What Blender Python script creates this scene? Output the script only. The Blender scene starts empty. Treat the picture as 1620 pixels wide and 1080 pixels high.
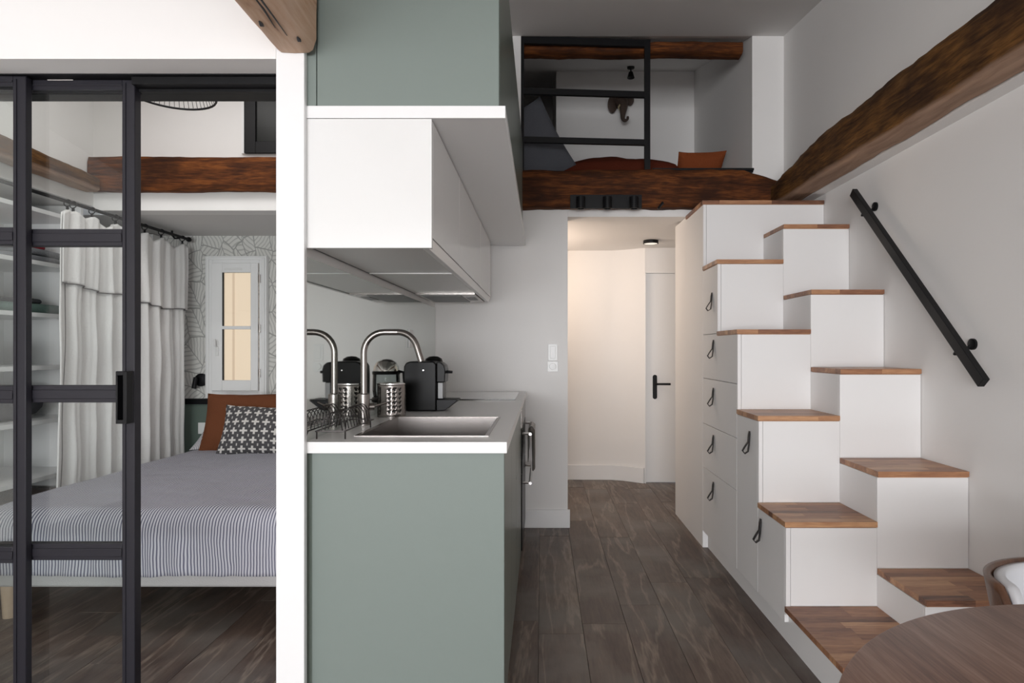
import bpy, bmesh, math, random
from mathutils import Vector, Matrix, noise
random.seed(7)
C = bpy.context.scene.collection
PI = math.pi
# ------------------------------------------------------------------ camera
EYE = 1.174
cam_d = bpy.data.cameras.new('camera'); cam = bpy.data.objects.new('camera', cam_d); C.objects.link(cam)
cam.location = (0, 0, EYE); cam.rotation_euler = (PI/2, 0, 0)
cam_d.sensor_width = 36; cam_d.lens = 950/1620*36
cam_d.shift_x = -47.5/1620; cam_d.shift_y = 13/1620
cam_d.clip_start = 0.05
bpy.context.scene.camera = cam
# ------------------------------------------------------------------ world, lights, exposure
sc = bpy.context.scene
sc.view_settings.view_transform = 'Standard'; sc.view_settings.look = 'None'
sc.view_settings.exposure = 0.0; sc.view_settings.gamma = 1; sc.view_settings.use_curve_mapping = False
w = bpy.data.worlds.new('world'); sc.world = w; w.use_nodes = True
wb = w.node_tree.nodes['Background']; wb.inputs[0].default_value = (0.80, 0.88, 1.0, 1); wb.inputs[1].default_value = 1.5

def area(name, loc, rot, sx, sy, power, col):
    l = bpy.data.lights.new(name, 'AREA'); l.shape = 'RECTANGLE'; l.size = sx; l.size_y = sy
    l.energy = power; l.color = col
    o = bpy.data.objects.new(name, l); C.objects.link(o); o.location = loc; o.rotation_euler = rot
    return o
# daylight entering by the big windows of the wall behind the camera
area('window_daylight', (-1.0, -4.52, 1.25), (PI/2, 0, 0), 3.4, 1.6, 275, (0.985, 0.985, 1.0))
# added unseen fill light above the bedroom, in place of a guessed roof window
area('bedroom_skylight', (-1.75, 2.75, 2.95), (0, 0, 0), 0.9, 0.7, 14, (1.0, 0.97, 0.95))
# lamp in the bathroom side of the corridor (out of view on the left)
area('corridor_lamp', (-0.35, 4.75, 1.75), (0, -PI/2, 0), 0.35, 0.5, 9, (1.0, 0.80, 0.64))

# ------------------------------------------------------------------ materials
def lin(c):
    return tuple((v/255/12.92 if v/255 <= .04045 else ((v/255+.055)/1.055)**2.4) for v in c) + (1,)
def newmat(name):
    m = bpy.data.materials.new(name); m.use_nodes = True
    return m, m.node_tree, m.node_tree.nodes['Principled BSDF']
def plain(name, col, rough=.5, metal=0, spec=.5, bump=0, bscale=60, var=0, coat=0):
    m, nt, b = newmat(name)
    b.inputs['Base Color'].default_value = col if len(col) == 4 else (*col, 1)
    b.inputs['Roughness'].default_value = rough; b.inputs['Metallic'].default_value = metal
    b.inputs['Specular IOR Level'].default_value = spec; b.inputs['Coat Weight'].default_value = coat
    tc = nt.nodes.new('ShaderNodeTexCoord')
    if bump:
        n = nt.nodes.new('ShaderNodeTexNoise'); n.inputs['Scale'].default_value = bscale; n.inputs['Detail'].default_value = 4
        nt.links.new(tc.outputs['Object'], n.inputs['Vector'])
        bp = nt.nodes.new('ShaderNodeBump'); bp.inputs['Strength'].default_value = bump; bp.inputs['Distance'].default_value = .01
        nt.links.new(n.outputs['Fac'], bp.inputs['Height']); nt.links.new(bp.outputs['Normal'], b.inputs['Normal'])
    if var:
        n = nt.nodes.new('ShaderNodeTexNoise'); n.inputs['Scale'].default_value = 2.5; n.inputs['Detail'].default_value = 3
        nt.links.new(tc.outputs['Object'], n.inputs['Vector'])
        mr = nt.nodes.new('ShaderNodeMapRange'); mr.inputs[3].default_value = 1-var; mr.inputs[4].default_value = 1+var
        nt.links.new(n.outputs['Fac'], mr.inputs[0])
        hs = nt.nodes.new('ShaderNodeHueSaturation'); hs.inputs['Color'].default_value = b.inputs['Base Color'].default_value
        nt.links.new(mr.outputs[0], hs.inputs['Value']); nt.links.new(hs.outputs['Color'], b.inputs['Base Color'])
    return m
def ramp(nt, stops):
    r = nt.nodes.new('ShaderNodeValToRGB'); e = r.color_ramp.elements
    while len(e) < len(stops): e.new(.5)
    for el, (p, c) in zip(e, stops): el.position = p; el.color = c
    return r
def mth(nt, op, a, b=None, c=None):
    n = nt.nodes.new('ShaderNodeMath'); n.operation = op
    for i, v in enumerate((a, b, c)):
        if v is None: continue
        if isinstance(v, (int, float)): n.inputs[i].default_value = v
        else: nt.links.new(v, n.inputs[i])
    return n.outputs[0]
def mixc(nt, fac, a, b, mode='MIX'):
    n = nt.nodes.new('ShaderNodeMix'); n.data_type = 'RGBA'; n.blend_type = mode
    for sock, v in ((n.inputs[0], fac), (n.inputs[6], a), (n.inputs[7], b)):
        if isinstance(v, (int, float, tuple)): sock.default_value = v
        else: nt.links.new(v, sock)
    return n.outputs[2]
def wood(name, stops, axis, rough=.45, grain=26, fine=180, bump=.25, pervar=.35, blotch=None, spec=.4, stretch=.07, wisps=None, pale=None):
    """grained wood; the tone also differs from piece to piece (object random)"""
    m, nt, b = newmat(name); L = nt.links
    tc = nt.nodes.new('ShaderNodeTexCoord'); oi = nt.nodes.new('ShaderNodeObjectInfo')
    off = nt.nodes.new('ShaderNodeVectorMath'); off.operation = 'ADD'
    sc_ = nt.nodes.new('ShaderNodeVectorMath'); sc_.operation = 'SCALE'; sc_.inputs[0].default_value = (37, 61, 23)
    L.new(oi.outputs['Random'], sc_.inputs['Scale']); L.new(tc.outputs['Object'], off.inputs[0]); L.new(sc_.outputs[0], off.inputs[1])
    mp = nt.nodes.new('ShaderNodeMapping'); s = [1, 1, 1]; s[axis] = stretch; mp.inputs['Scale'].default_value = s
    L.new(off.outputs[0], mp.inputs['Vector'])
    n1 = nt.nodes.new('ShaderNodeTexNoise'); n1.inputs['Scale'].default_value = grain; n1.inputs['Detail'].default_value = 8
    n1.inputs['Roughness'].default_value = .62; n1.inputs['Distortion'].default_value = .6; L.new(mp.outputs[0], n1.inputs['Vector'])
    n2 = nt.nodes.new('ShaderNodeTexNoise'); n2.inputs['Scale'].default_value = fine; n2.inputs['Detail'].default_value = 3; L.new(mp.outputs[0], n2.inputs['Vector'])
    f = mth(nt, 'ADD', mth(nt, 'MULTIPLY', n1.outputs['Fac'], .68), mth(nt, 'MULTIPLY', n2.outputs['Fac'], .32))
    f = mth(nt, 'ADD', f, mth(nt, 'MULTIPLY', mth(nt, 'SUBTRACT', oi.outputs['Random'], .5), pervar))
    r = ramp(nt, stops); L.new(f, r.inputs[0]); col = r.outputs[0]
    if blotch:
        n3 = nt.nodes.new('ShaderNodeTexNoise'); n3.inputs['Scale'].default_value = blotch[0]; n3.inputs['Detail'].default_value = 5
        L.new(off.outputs[0], n3.inputs['Vector'])
        mr = nt.nodes.new('ShaderNodeMapRange'); mr.inputs[1].default_value = .45; mr.inputs[2].default_value = .68; L.new(n3.outputs['Fac'], mr.inputs[0])
        col = mixc(nt, mth(nt, 'MULTIPLY', mr.outputs[0], blotch[2]), col, blotch[1])
    if wisps:
        n4 = nt.nodes.new('ShaderNodeTexNoise'); n4.inputs['Scale'].default_value = wisps[0]; n4.inputs['Detail'].default_value = 7; n4.inputs['Distortion'].default_value = .3
        mp4 = nt.nodes.new('ShaderNodeMapping'); s4 = [1, 1, 1]; s4[axis] = .13; mp4.inputs['Scale'].default_value = s4; L.new(off.outputs[0], mp4.inputs['Vector']); L.new(mp4.outputs[0], n4.inputs['Vector'])
        ln = mth(nt, 'MAXIMUM', mth(nt, 'SUBTRACT', 1, mth(nt, 'DIVIDE', mth(nt, 'ABSOLUTE', mth(nt, 'SUBTRACT', n4.outputs['Fac'], .5)), wisps[2])), 0)
        col = mixc(nt, mth(nt, 'MULTIPLY', mth(nt, 'MULTIPLY', ln, n2.outputs['Fac']), wisps[3]), col, wisps[1])
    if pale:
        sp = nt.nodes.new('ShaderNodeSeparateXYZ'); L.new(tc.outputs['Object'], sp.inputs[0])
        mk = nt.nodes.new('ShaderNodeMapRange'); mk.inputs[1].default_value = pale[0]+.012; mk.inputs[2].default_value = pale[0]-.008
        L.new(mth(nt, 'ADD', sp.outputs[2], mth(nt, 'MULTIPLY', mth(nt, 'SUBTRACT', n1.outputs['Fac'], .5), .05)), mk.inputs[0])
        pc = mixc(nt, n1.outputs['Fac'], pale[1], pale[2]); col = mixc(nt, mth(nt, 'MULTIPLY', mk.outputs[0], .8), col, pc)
    L.new(col, b.inputs['Base Color'])
    b.inputs['Roughness'].default_value = rough; b.inputs['Specular IOR Level'].default_value = spec
    bp = nt.nodes.new('ShaderNodeBump'); bp.inputs['Strength'].default_value = bump; bp.inputs['Distance'].default_value = .003
    L.new(n1.outputs['Fac'], bp.inputs['Height']); L.new(bp.outputs[0], b.inputs['Normal'])
    return m

M = {}
M['white_wall'] = plain('white_wall', (.86, .845, .83), .85, bump=.04, bscale=25, var=.015, spec=.2)
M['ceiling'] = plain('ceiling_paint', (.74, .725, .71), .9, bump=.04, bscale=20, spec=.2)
M['white_lac'] = plain('white_lacquer', (.86, .86, .86), .35, spec=.4)
M['stair_white'] = plain('stair_white_paint', (.86, .85, .845), .55, spec=.3, var=.01)
M['cab_white'] = plain('cabinet_gloss_white', (.80, .80, .79), .12, spec=.5)
M['worktop'] = plain('worktop_white', (.80, .80, .79), .3, spec=.4)
M['green'] = plain('sage_green', lin((123, 133, 128)), .5, spec=.35)
M['green_dark'] = plain('sage_green_fronts', lin((112, 122, 114)), .28, spec=.5)  # glossier sage green, darkened to carry the shade on the fronts
M['green_wall'] = plain('wainscot_green', lin((98, 112, 104)), .6, spec=.3)
M['black'] = plain('black_metal', (.006, .006, .007), .45, spec=.25, bump=.02, bscale=200)
M['door_metal'] = plain('door_frame_charcoal', (.017, .016, .022), .45, spec=.35)
M['black_gloss'] = plain('black_gloss', (.004, .004, .004), .3, spec=.12)
M['hob'] = plain('hob_glass', (.02, .02, .022), .06, spec=1.0, coat=1.0)
M['steel'] = plain('brushed_steel', (.34, .315, .30), .26, 1, bump=.03, bscale=300)
M['chrome'] = plain('chrome', (.75, .74, .73), .1, 1)
M['wire'] = plain('dark_wire', (.05, .045, .045), .35, .8)
M['leather'] = plain('black_leather', (.02, .018, .018), .5, bump=.1, bscale=300)
M['plastic_white'] = plain('white_plastic', (.82, .82, .81), .3)
M['dark_hole'] = plain('dark_filter', (.03, .03, .032), .5)
M['filter'] = plain('hood_filter', (.16, .16, .16), .45, .6)
M['rubber'] = plain('dark_rubber', (.03, .03, .03), .7)
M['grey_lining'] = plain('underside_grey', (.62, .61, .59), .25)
M['rust'] = plain('rust_fabric', lin((112, 68, 46)), .9, bump=.4, bscale=120, var=.12, spec=.1)
M['rust_dark'] = plain('dark_rust_fabric', lin((88, 40, 26)), .9, bump=.4, bscale=120, var=.12, spec=.1)
M['orange'] = plain('burnt_orange_fabric', lin((132, 70, 40)), .9, bump=.4, bscale=120, var=.12, spec=.1)
M['felt'] = plain('grey_felt', lin((96, 98, 104)), .95, bump=.5, bscale=220, var=.12, spec=.1)
M['boxspring'] = plain('light_grey_upholstery', lin((182, 180, 180)), .9, bump=.3, bscale=300, spec=.1)
M['linen'] = plain('white_linen', (.80, .79, .78), .9, bump=.25, bscale=90, var=.03, spec=.1)
M['stitch'] = plain('grey_stitching', (.16, .15, .15), .9)
M['knit'] = plain('grey_knit', lin((120, 122, 126)), .95, bump=.6, bscale=90, var=.3)
M['red'] = plain('red_cloth', lin((150, 14, 36)), .9, bump=.3, bscale=90)
M['coral'] = plain('coral_cloth', lin((190, 110, 110)), .9, bump=.3, bscale=60, var=.35)
M['teal'] = plain('green_towel', lin((88, 112, 104)), .95, bump=.6, bscale=160, var=.15)
M['charcoal'] = plain('charcoal_cloth', lin((70, 70, 74)), .95, bump=.5, bscale=120, var=.2)
M['towel_grey'] = plain('tea_towel_grey', lin((104, 100, 94)), .95, bump=.5, bscale=160, var=.25)
M['towel_white'] = plain('tea_towel_white', lin((190, 188, 186)), .95, bump=.5, bscale=160, var=.2)
M['pale_wood'] = wood('pale_wood', [(.2, lin((178, 150, 126))), (.8, lin((206, 184, 160)))], 2, pervar=.1)
M['elephant'] = plain('brown_resin', lin((74, 60, 52)), .6, bump=.5, bscale=70)
M['ivory'] = plain('ivory', lin((190, 176, 140)), .4)
M['seat_white'] = plain('seat_white', (.80, .82, .86), .4, spec=.4)
M['acacia'] = wood('acacia', [(.20, lin((92, 62, 48))), (.38, lin((144, 100, 76))), (.56, lin((172, 125, 92))), (.78, lin((206, 160, 120)))], 0, rough=.38, grain=30, pervar=.42, stretch=.12)
M['walnut_table'] = wood('walnut_veneer', [(.32, lin((88, 60, 48))), (.5, lin((134, 100, 84))), (.66, lin((164, 132, 114)))], 1, rough=.36, grain=34, fine=260, pervar=0, stretch=.06, bump=.15)
M['walnut'] = wood('walnut_shell', [(.25, lin((74, 50, 38))), (.75, lin((128, 90, 66)))], 2, rough=.35, pervar=0)
M['beam'] = wood('old_oak_beam', [(.28, lin((36, 20, 12))), (.45, lin((84, 46, 22))), (.60, lin((128, 74, 34))), (.8, lin((150, 96, 50)))], 0, rough=.75, grain=30, fine=140, bump=1.0, pervar=.1, blotch=(4.5, lin((44, 25, 17)), .75), stretch=.11, spec=.2)
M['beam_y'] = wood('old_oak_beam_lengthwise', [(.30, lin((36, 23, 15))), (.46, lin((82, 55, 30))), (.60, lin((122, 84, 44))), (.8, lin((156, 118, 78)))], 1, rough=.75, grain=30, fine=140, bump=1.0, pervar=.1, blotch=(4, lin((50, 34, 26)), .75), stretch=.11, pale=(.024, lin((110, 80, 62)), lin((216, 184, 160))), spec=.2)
M['beam_grey'] = wood('weathered_beam', [(.26, lin((112, 80, 58))), (.40, lin((190, 156, 130))), (.58, lin((206, 178, 156))), (.75, lin((212, 146, 92)))], 1, rough=.8, grain=14, fine=80, bump=1.0, pervar=.1, blotch=(3, lin((196, 176, 164)), .6), stretch=.14, spec=.2)
M['plank'] = wood('smoked_oak_plank', [(.20, lin((54, 44, 40))), (.42, lin((84, 70, 63))), (.62, lin((106, 90, 80))), (.88, lin((136, 122, 110)))], 1, rough=.42, grain=20, fine=110, bump=.35, pervar=.2, blotch=(3.0, lin((116, 110, 104)), .8), stretch=.12, wisps=(7, lin((160, 146, 132)), .03, .85))

def glass_mat(name, tint=(1, 1, 1, 1), refl=1.0):
    m, nt, b = newmat(name); nt.nodes.remove(b)
    out = nt.nodes['Material Output']
    t = nt.nodes.new('ShaderNodeBsdfTransparent'); t.inputs[0].default_value = tint
    g = nt.nodes.new('ShaderNodeBsdfGlossy'); g.inputs['Roughness'].default_value = .01
    f = nt.nodes.new('ShaderNodeFresnel'); f.inputs[0].default_value = 1.35
    mx = nt.nodes.new('ShaderNodeMixShader'); nt.links.new(mth(nt, 'MULTIPLY', f.outputs[0], refl), mx.inputs[0])
    nt.links.new(t.outputs[0], mx.inputs[1]); nt.links.new(g.outputs[0], mx.inputs[2]); nt.links.new(mx.outputs[0], out.inputs[0])
    return m
M['glass'] = glass_mat('clear_glass', (.97, .985, .98, 1))
M['glass_jug'] = glass_mat('jug_glass', (.72, .76, .76, 1), 1.5)
M['mirror'] = plain('tinted_mirror', (.72, .755, .73), .03, 1)
M['dark_pane'] = plain('dark_pane', (.006, .007, .006), .3, spec=.25)

def emis(name, col, s):
    m, nt, b = newmat(name); b.inputs['Base Color'].default_value = (.3, .25, .2, 1)
    b.inputs['Emission Color'].default_value = col; b.inputs['Emission Strength'].default_value = s
    return m
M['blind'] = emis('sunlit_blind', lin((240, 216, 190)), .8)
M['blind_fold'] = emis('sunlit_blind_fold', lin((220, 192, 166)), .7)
M['diffuser'] = emis('lamp_diffuser', (1, .9, .78, 1), .9)

# wallpaper: fine grey leaf drawing on white
def wallpaper():
    m, nt, b = newmat('leaf_wallpaper'); L = nt.links
    tc = nt.nodes.new('ShaderNodeTexCoord'); so = nt.nodes.new('ShaderNodeSeparateXYZ'); L.new(tc.outputs['Object'], so.inputs[0])
    cb = nt.nodes.new('ShaderNodeCombineXYZ'); L.new(so.outputs[0], cb.inputs[0]); L.new(so.outputs[2], cb.inputs[1])
    nz = nt.nodes.new('ShaderNodeTexNoise'); nz.inputs['Scale'].default_value = 7; L.new(cb.outputs[0], nz.inputs['Vector'])
    ad = nt.nodes.new('ShaderNodeVectorMath'); ad.operation = 'MULTIPLY_ADD'; L.new(nz.outputs['Color'], ad.inputs[0]); ad.inputs[1].default_value = (.05, .05, 0); L.new(cb.outputs[0], ad.inputs[2])
    sc_ = nt.nodes.new('ShaderNodeVectorMath'); sc_.operation = 'MULTIPLY'; L.new(ad.outputs[0], sc_.inputs[0]); sc_.inputs[1].default_value = (7, 4.6, 0)
    v = nt.nodes.new('ShaderNodeTexVoronoi'); v.voronoi_dimensions = '2D'; v.inputs['Scale'].default_value = 1; L.new(sc_.outputs[0], v.inputs['Vector'])
    ve = nt.nodes.new('ShaderNodeTexVoronoi'); ve.voronoi_dimensions = '2D'; ve.feature = 'DISTANCE_TO_EDGE'; ve.inputs['Scale'].default_value = 1; L.new(sc_.outputs[0], ve.inputs['Vector'])
    rl = nt.nodes.new('ShaderNodeVectorMath'); rl.operation = 'SUBTRACT'; L.new(sc_.outputs[0], rl.inputs[0]); L.new(v.outputs['Position'], rl.inputs[1])
    sr = nt.nodes.new('ShaderNodeSeparateColor'); L.new(v.outputs['Color'], sr.inputs[0])
    ro = nt.nodes.new('ShaderNodeVectorRotate'); ro.rotation_type = 'Z_AXIS'; L.new(rl.outputs[0], ro.inputs['Vector']); L.new(mth(nt, 'MULTIPLY', sr.outputs[0], 6.28), ro.inputs['Angle'])
    sq = nt.nodes.new('ShaderNodeSeparateXYZ'); L.new(ro.outputs[0], sq.inputs[0])
    q = mth(nt, 'ABSOLUTE', sq.outputs[1])
    veins = mth(nt, 'GREATER_THAN', mth(nt, 'SINE', mth(nt, 'MULTIPLY', mth(nt, 'SUBTRACT', sq.outputs[0], mth(nt, 'MULTIPLY', q, .9)), 30)), .5)
    rib = mth(nt, 'LESS_THAN', q, .02); edge = mth(nt, 'LESS_THAN', ve.outputs['Distance'], .022)
    f = mth(nt, 'MAXIMUM', mth(nt, 'MULTIPLY', mth(nt, 'MAXIMUM', edge, rib), .75), mth(nt, 'MULTIPLY', veins, .42))
    col = mixc(nt, f, (.70, .69, .66, 1), (.26, .26, .25, 1)); L.new(col, b.inputs['Base Color']); b.inputs['Roughness'].default_value = .8
    return m
M['wallpaper'] = wallpaper()

def stripes(name, axis, pitch, c1, c2, duty=.5):
    m, nt, b = newmat(name); L = nt.links
    tc = nt.nodes.new('ShaderNodeTexCoord')
    nz = nt.nodes.new('ShaderNodeTexNoise'); nz.inputs['Scale'].default_value = 3.5; nz.inputs['Detail'].default_value = 3; L.new(tc.outputs['Object'], nz.inputs['Vector'])
    sp = nt.nodes.new('ShaderNodeSeparateXYZ'); L.new(tc.outputs['Object'], sp.inputs[0])
    x = mth(nt, 'ADD', sp.outputs[axis], mth(nt, 'MULTIPLY', nz.outputs['Fac'], .035))
    fr = mth(nt, 'FRACT', mth(nt, 'DIVIDE', x, pitch))
    f = mth(nt, 'LESS_THAN', fr, duty)
    L.new(mixc(nt, f, c1, c2), b.inputs['Base Color']); b.inputs['Roughness'].default_value = .9; b.inputs['Specular IOR Level'].default_value = .1
    n2 = nt.nodes.new('ShaderNodeTexNoise'); n2.inputs['Scale'].default_value = 12; n2.inputs['Detail'].default_value = 4; L.new(tc.outputs['Object'], n2.inputs['Vector'])
    bp = nt.nodes.new('ShaderNodeBump'); bp.inputs['Strength'].default_value = .35; bp.inputs['Distance'].default_value = .02; L.new(n2.outputs['Fac'], bp.inputs['Height']); L.new(bp.outputs[0], b.inputs['Normal'])
    return m
M['duvet'] = stripes('striped_duvet', 0, .0125, lin((198, 198, 205)), lin((104, 104, 122)), .42)
M['pillow_stripe'] = stripes('striped_pillow', 0, .011, lin((216, 214, 216)), lin((100, 100, 112)), .4)

def crosses():
    m, nt, b = newmat('cross_pattern_fabric'); L = nt.links
    tc = nt.nodes.new('ShaderNodeTexCoord'); sp = nt.nodes.new('ShaderNodeSeparateXYZ'); L.new(tc.outputs['UV'], sp.inputs[0])
    def cell(o, n): return mth(nt, 'ABSOLUTE', mth(nt, 'SUBTRACT', mth(nt, 'FRACT', mth(nt, 'MULTIPLY', o, n)), .5))
    u, v = cell(sp.outputs[0], 7.5), cell(sp.outputs[1], 5.5)
    def rect(a, b_): return mth(nt, 'MULTIPLY', mth(nt, 'LESS_THAN', u, a), mth(nt, 'LESS_THAN', v, b_))
    plus = mth(nt, 'MAXIMUM', rect(.10, .36), rect(.36, .10))
    dots = mth(nt, 'MULTIPLY', mth(nt, 'GREATER_THAN', u, .44), mth(nt, 'GREATER_THAN', v, .36))
    f = mth(nt, 'MAXIMUM', plus, mth(nt, 'MULTIPLY', dots, .8))
    L.new(mixc(nt, f, lin((78, 76, 78)), lin((214, 210, 206))), b.inputs['Base Color']); b.inputs['Roughness'].default_value = .95
    return m
M['crosses'] = crosses()

# ------------------------------------------------------------------ builders
class G:
    def __init__(s): s.bm = bmesh.new()
    def box(s, x0, x1, y0, y1, z0, z1):
        v = [s.bm.verts.new(p) for p in ((x0,y0,z0),(x1,y0,z0),(x1,y1,z0),(x0,y1,z0),(x0,y0,z1),(x1,y0,z1),(x1,y1,z1),(x0,y1,z1))]
        for f in ((3,2,1,0),(4,5,6,7),(0,1,5,4),(1,2,6,5),(2,3,7,6),(3,0,4,7)): s.bm.faces.new([v[i] for i in f])
        return s
    def prism(s, pts, axis, a, b):
        """extrude 2D polygon pts along axis from a to b (axis 0: pts=(y,z); 1: (x,z); 2: (x,y))"""
        def P(p, t):
            return {0: (t, p[0], p[1]), 1: (p[0], t, p[1]), 2: (p[0], p[1], t)}[axis]
        A = [s.bm.verts.new(P(p, a)) for p in pts]; B = [s.bm.verts.new(P(p, b)) for p in pts]
        n = len(pts); s.bm.faces.new(A); s.bm.faces.new(B[::-1])
        for i in range(n): s.bm.faces.new((A[i], B[i], B[(i+1) % n], A[(i+1) % n]))
        return s
    def tube(s, pts, r, n=10, closed=False, cap=True):
        pts = [Vector(p) for p in pts]; rings = []; m = len(pts)
        rr = r if isinstance(r, (list, tuple)) else [r]*m
        up = None
        for i, p in enumerate(pts):
            if closed: d = (pts[(i+1) % m]-pts[i-1]).normalized()
            else: d = ((pts[min(i+1, m-1)]-pts[max(i-1, 0)])).normalized()
            if up is None:
                up = Vector((0, 0, 1)) if abs(d.z) < .9 else Vector((1, 0, 0))
            x = d.cross(up).normalized(); up = x.cross(d).normalized()
            rings.append([s.bm.verts.new(p+rr[i]*(math.cos(2*PI*k/n)*x+math.sin(2*PI*k/n)*up)) for k in range(n)])
        for i in range(m if closed else m-1):
            a, b = rings[i], rings[(i+1) % m]
            for k in range(n): s.bm.faces.new((a[k], a[(k+1) % n], b[(k+1) % n], b[k]))
        if cap and not closed: s.bm.faces.new(rings[0][::-1]); s.bm.faces.new(rings[-1])
        return s
    def lathe(s, prof, c, n=28, axis='z', squash=1):
        c = Vector(c); rings = []
        for r, h in prof:
            if r < 1e-5: r = 1e-5
            ring = []
            for k in range(n):
                a = 2*PI*k/n; q = (r*math.cos(a), r*math.sin(a)*squash, h)
                if axis == 'x': q = (q[2], q[0], q[1])
                elif axis == 'y': q = (q[0], q[2], q[1])
                ring.append(s.bm.verts.new(c+Vector(q)))
            rings.append(ring)
        for a, b in zip(rings, rings[1:]):
            for k in range(n): s.bm.faces.new((a[k], a[(k+1) % n], b[(k+1) % n], b[k]))
        s.bm.faces.new(rings[0][::-1]); s.bm.faces.new(rings[-1])
        return s
    def ball(s, c, rx, ry, rz, n=16):
        prof = [(math.sin(PI*i/n), -math.cos(PI*i/n)) for i in range(n+1)]
        st = len(s.bm.verts); s.lathe([(p[0], p[1]) for p in prof], (0, 0, 0), n*2 if n < 12 else 24)
        s.bm.verts.ensure_lookup_table()
        for v in list(s.bm.verts)[st:]: v.co = Vector((v.co.x*rx+c[0], v.co.y*ry+c[1], v.co.z*rz+c[2]))
        return s
    def grid(s, f, nu, nv, thick=0):
        V = [[s.bm.verts.new(f(i/nu, j/nv)) for j in range(nv+1)] for i in range(nu+1)]
        for i in range(nu):
            for j in range(nv): s.bm.faces.new((V[i][j], V[i+1][j], V[i+1][j+1], V[i][j+1]))
        return s
    def xf(s, mat, start=0):
        for v in list(s.bm.verts)[start:]: v.co = mat @ v.co
        return s

ORG = {}
def mesh_obj(name, g, mat, parent=None, bevel=0, solid=0, smooth=35, subsurf=0):
    bm = g.bm
    bmesh.ops.recalc_face_normals(bm, faces=bm.faces)
    if parent is not None: o_ = ORG[parent.name]
    else:
        xs = [v.co for v in bm.verts]
        o_ = Vector(((min(v.x for v in xs)+max(v.x for v in xs))/2, (min(v.y for v in xs)+max(v.y for v in xs))/2, min(v.z for v in xs)))
    for v in bm.verts: v.co -= o_
    me = bpy.data.meshes.new(name); bm.to_mesh(me); bm.free()
    if smooth:
        for p in me.polygons: p.use_smooth = True
        me.set_sharp_from_angle(angle=math.radians(smooth))
    me.materials.append(M[mat] if isinstance(mat, str) else mat)
    ob = bpy.data.objects.new(name, me); C.objects.link(ob)
    if parent is None: ob.location = o_
    else: ob.parent = parent
    ORG[ob.name] = o_
    if solid: md = ob.modifiers.new('solid', 'SOLIDIFY'); md.thickness = solid; md.offset = 0
    if bevel: md = ob.modifiers.new('bevel', 'BEVEL'); md.width = bevel; md.segments = 2; md.limit_method = 'ANGLE'
    if subsurf: md = ob.modifiers.new('sub', 'SUBSURF'); md.levels = subsurf; md.render_levels = subsurf
    return ob
def struct(name, g, mat, **k):
    o = mesh_obj(name, g, mat, None, smooth=k.pop('smooth', 35), **k); o['kind'] = 'structure'; return o
def sempty(name, loc):
    o = bpy.data.objects.new(name, None); C.objects.link(o); o.location = loc; ORG[o.name] = Vector(loc); o['kind'] = 'structure'; return o
def tag(o, label, cat, group=None):
    o['label'] = label; o['category'] = cat
    if group: o['group'] = group
    return o
def thing(name, label, cat, loc, group=None):
    o = bpy.data.objects.new(name, None); C.objects.link(o); o.location = loc; ORG[o.name] = Vector(loc); o.empty_display_size = .1
    return tag(o, label, cat, group)
def solo(name, g, mat, label, cat, group=None, **k):
    return tag(mesh_obj(name, g, mat, None, **k), label, cat, group)

def px(x, y, s):    # picture point at scale s (pixels per metre) -> world point
    return Vector(((x-857.5)/s, 950/s, EYE-(y-553)/s))

# ------------------------------------------------------------------ SETTING
def zc(y):
    return 3.249-.143*(3.975-y) if y <= 3.975 else 3.249+.31*(y-3.975)
# ceiling
pts = [(-4.8, zc(-2.3)), (-2.3, zc(-2.3)), (3.975, zc(3.975)), (7.7, zc(7.7)), (7.7, zc(7.7)+.2), (3.975, zc(3.975)+.2), (-2.3, zc(-2.3)+.2), (-4.8, zc(-2.3)+.2)]
struct('ceiling', G().prism(pts, 0, -3.5, 1.85), 'ceiling', smooth=0)
# floor made of planks over a dark sub-floor
fl = struct('floor', G().box(-3.4, 1.8, -4.7, 5.6, -.05, -.016), 'rubber')
PW = .187
x = -.0145-PW*18; k = 0; 
while x < 1.75:
    y = -4.6-random.random()*1.3
    while y < 5.55:
        ln = random.choice((1.0, 1.3, 1.55, 1.8))
        a, b_ = max(y, -4.6), min(y+ln, 5.55)
        if b_-a > .05:
            x0 = max(x, -3.3)
            g = G().box(x0+.0006, x+PW-.0006, a+.0006, b_-.0006, -.015, random.uniform(-.0006, .0006))
            mesh_obj('plank', g, 'plank', fl, bevel=.0008)
        y += ln
    x += PW
# wall behind the camera, with two big window openings
g = G()
for bx in ((-3.4, -2.75, 0, 2.35), (1.0, 1.85, 0, 2.35), (-2.75, 1.0, 0, .35), (-2.75, 1.0, 2.1, 2.35), (-.98, -.78, .35, 2.1)):
    g.box(bx[0], bx[1], -4.75, -4.6, bx[2], bx[3])
struct('wall_rear', g, 'white_wall')
# right wall, lower part set back under the overhang
struct('wall_right', G().box(1.671, 1.85, -4.6, 4.3, 0, 2.094), 'white_wall')
g = G(); g.prism([(-4.6, 2.094), (4.0, 2.094), (4.0, zc(3.975)+.05), (-2.3, zc(-2.3)+.05), (-4.6, zc(-2.3)+.05)], 0, 1.60, 1.85)
struct('wall_right_upper', g, 'white_wall')
# left wall of the living room (out of view)
struct('wall_left', G().box(-3.4, -3.3, -4.6, 1.76, 0, 3.0), 'white_wall')
# front of the bedroom: header over the sliding doors, post
g = G().box(-3.4, -.78, 1.76, 1.98, 2.026, 3.05)
struct('wall_bedroom_front', g, 'white_wall')
struct('wall_partition', G().box(-.78, -.709, 1.782, 4.5, 0, 3.35), 'white_wall')
struct('trim_1', G().box(-.78, -.697, 1.76, 1.7815, 0, 3.0), 'white_lac', bevel=.002)
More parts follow.
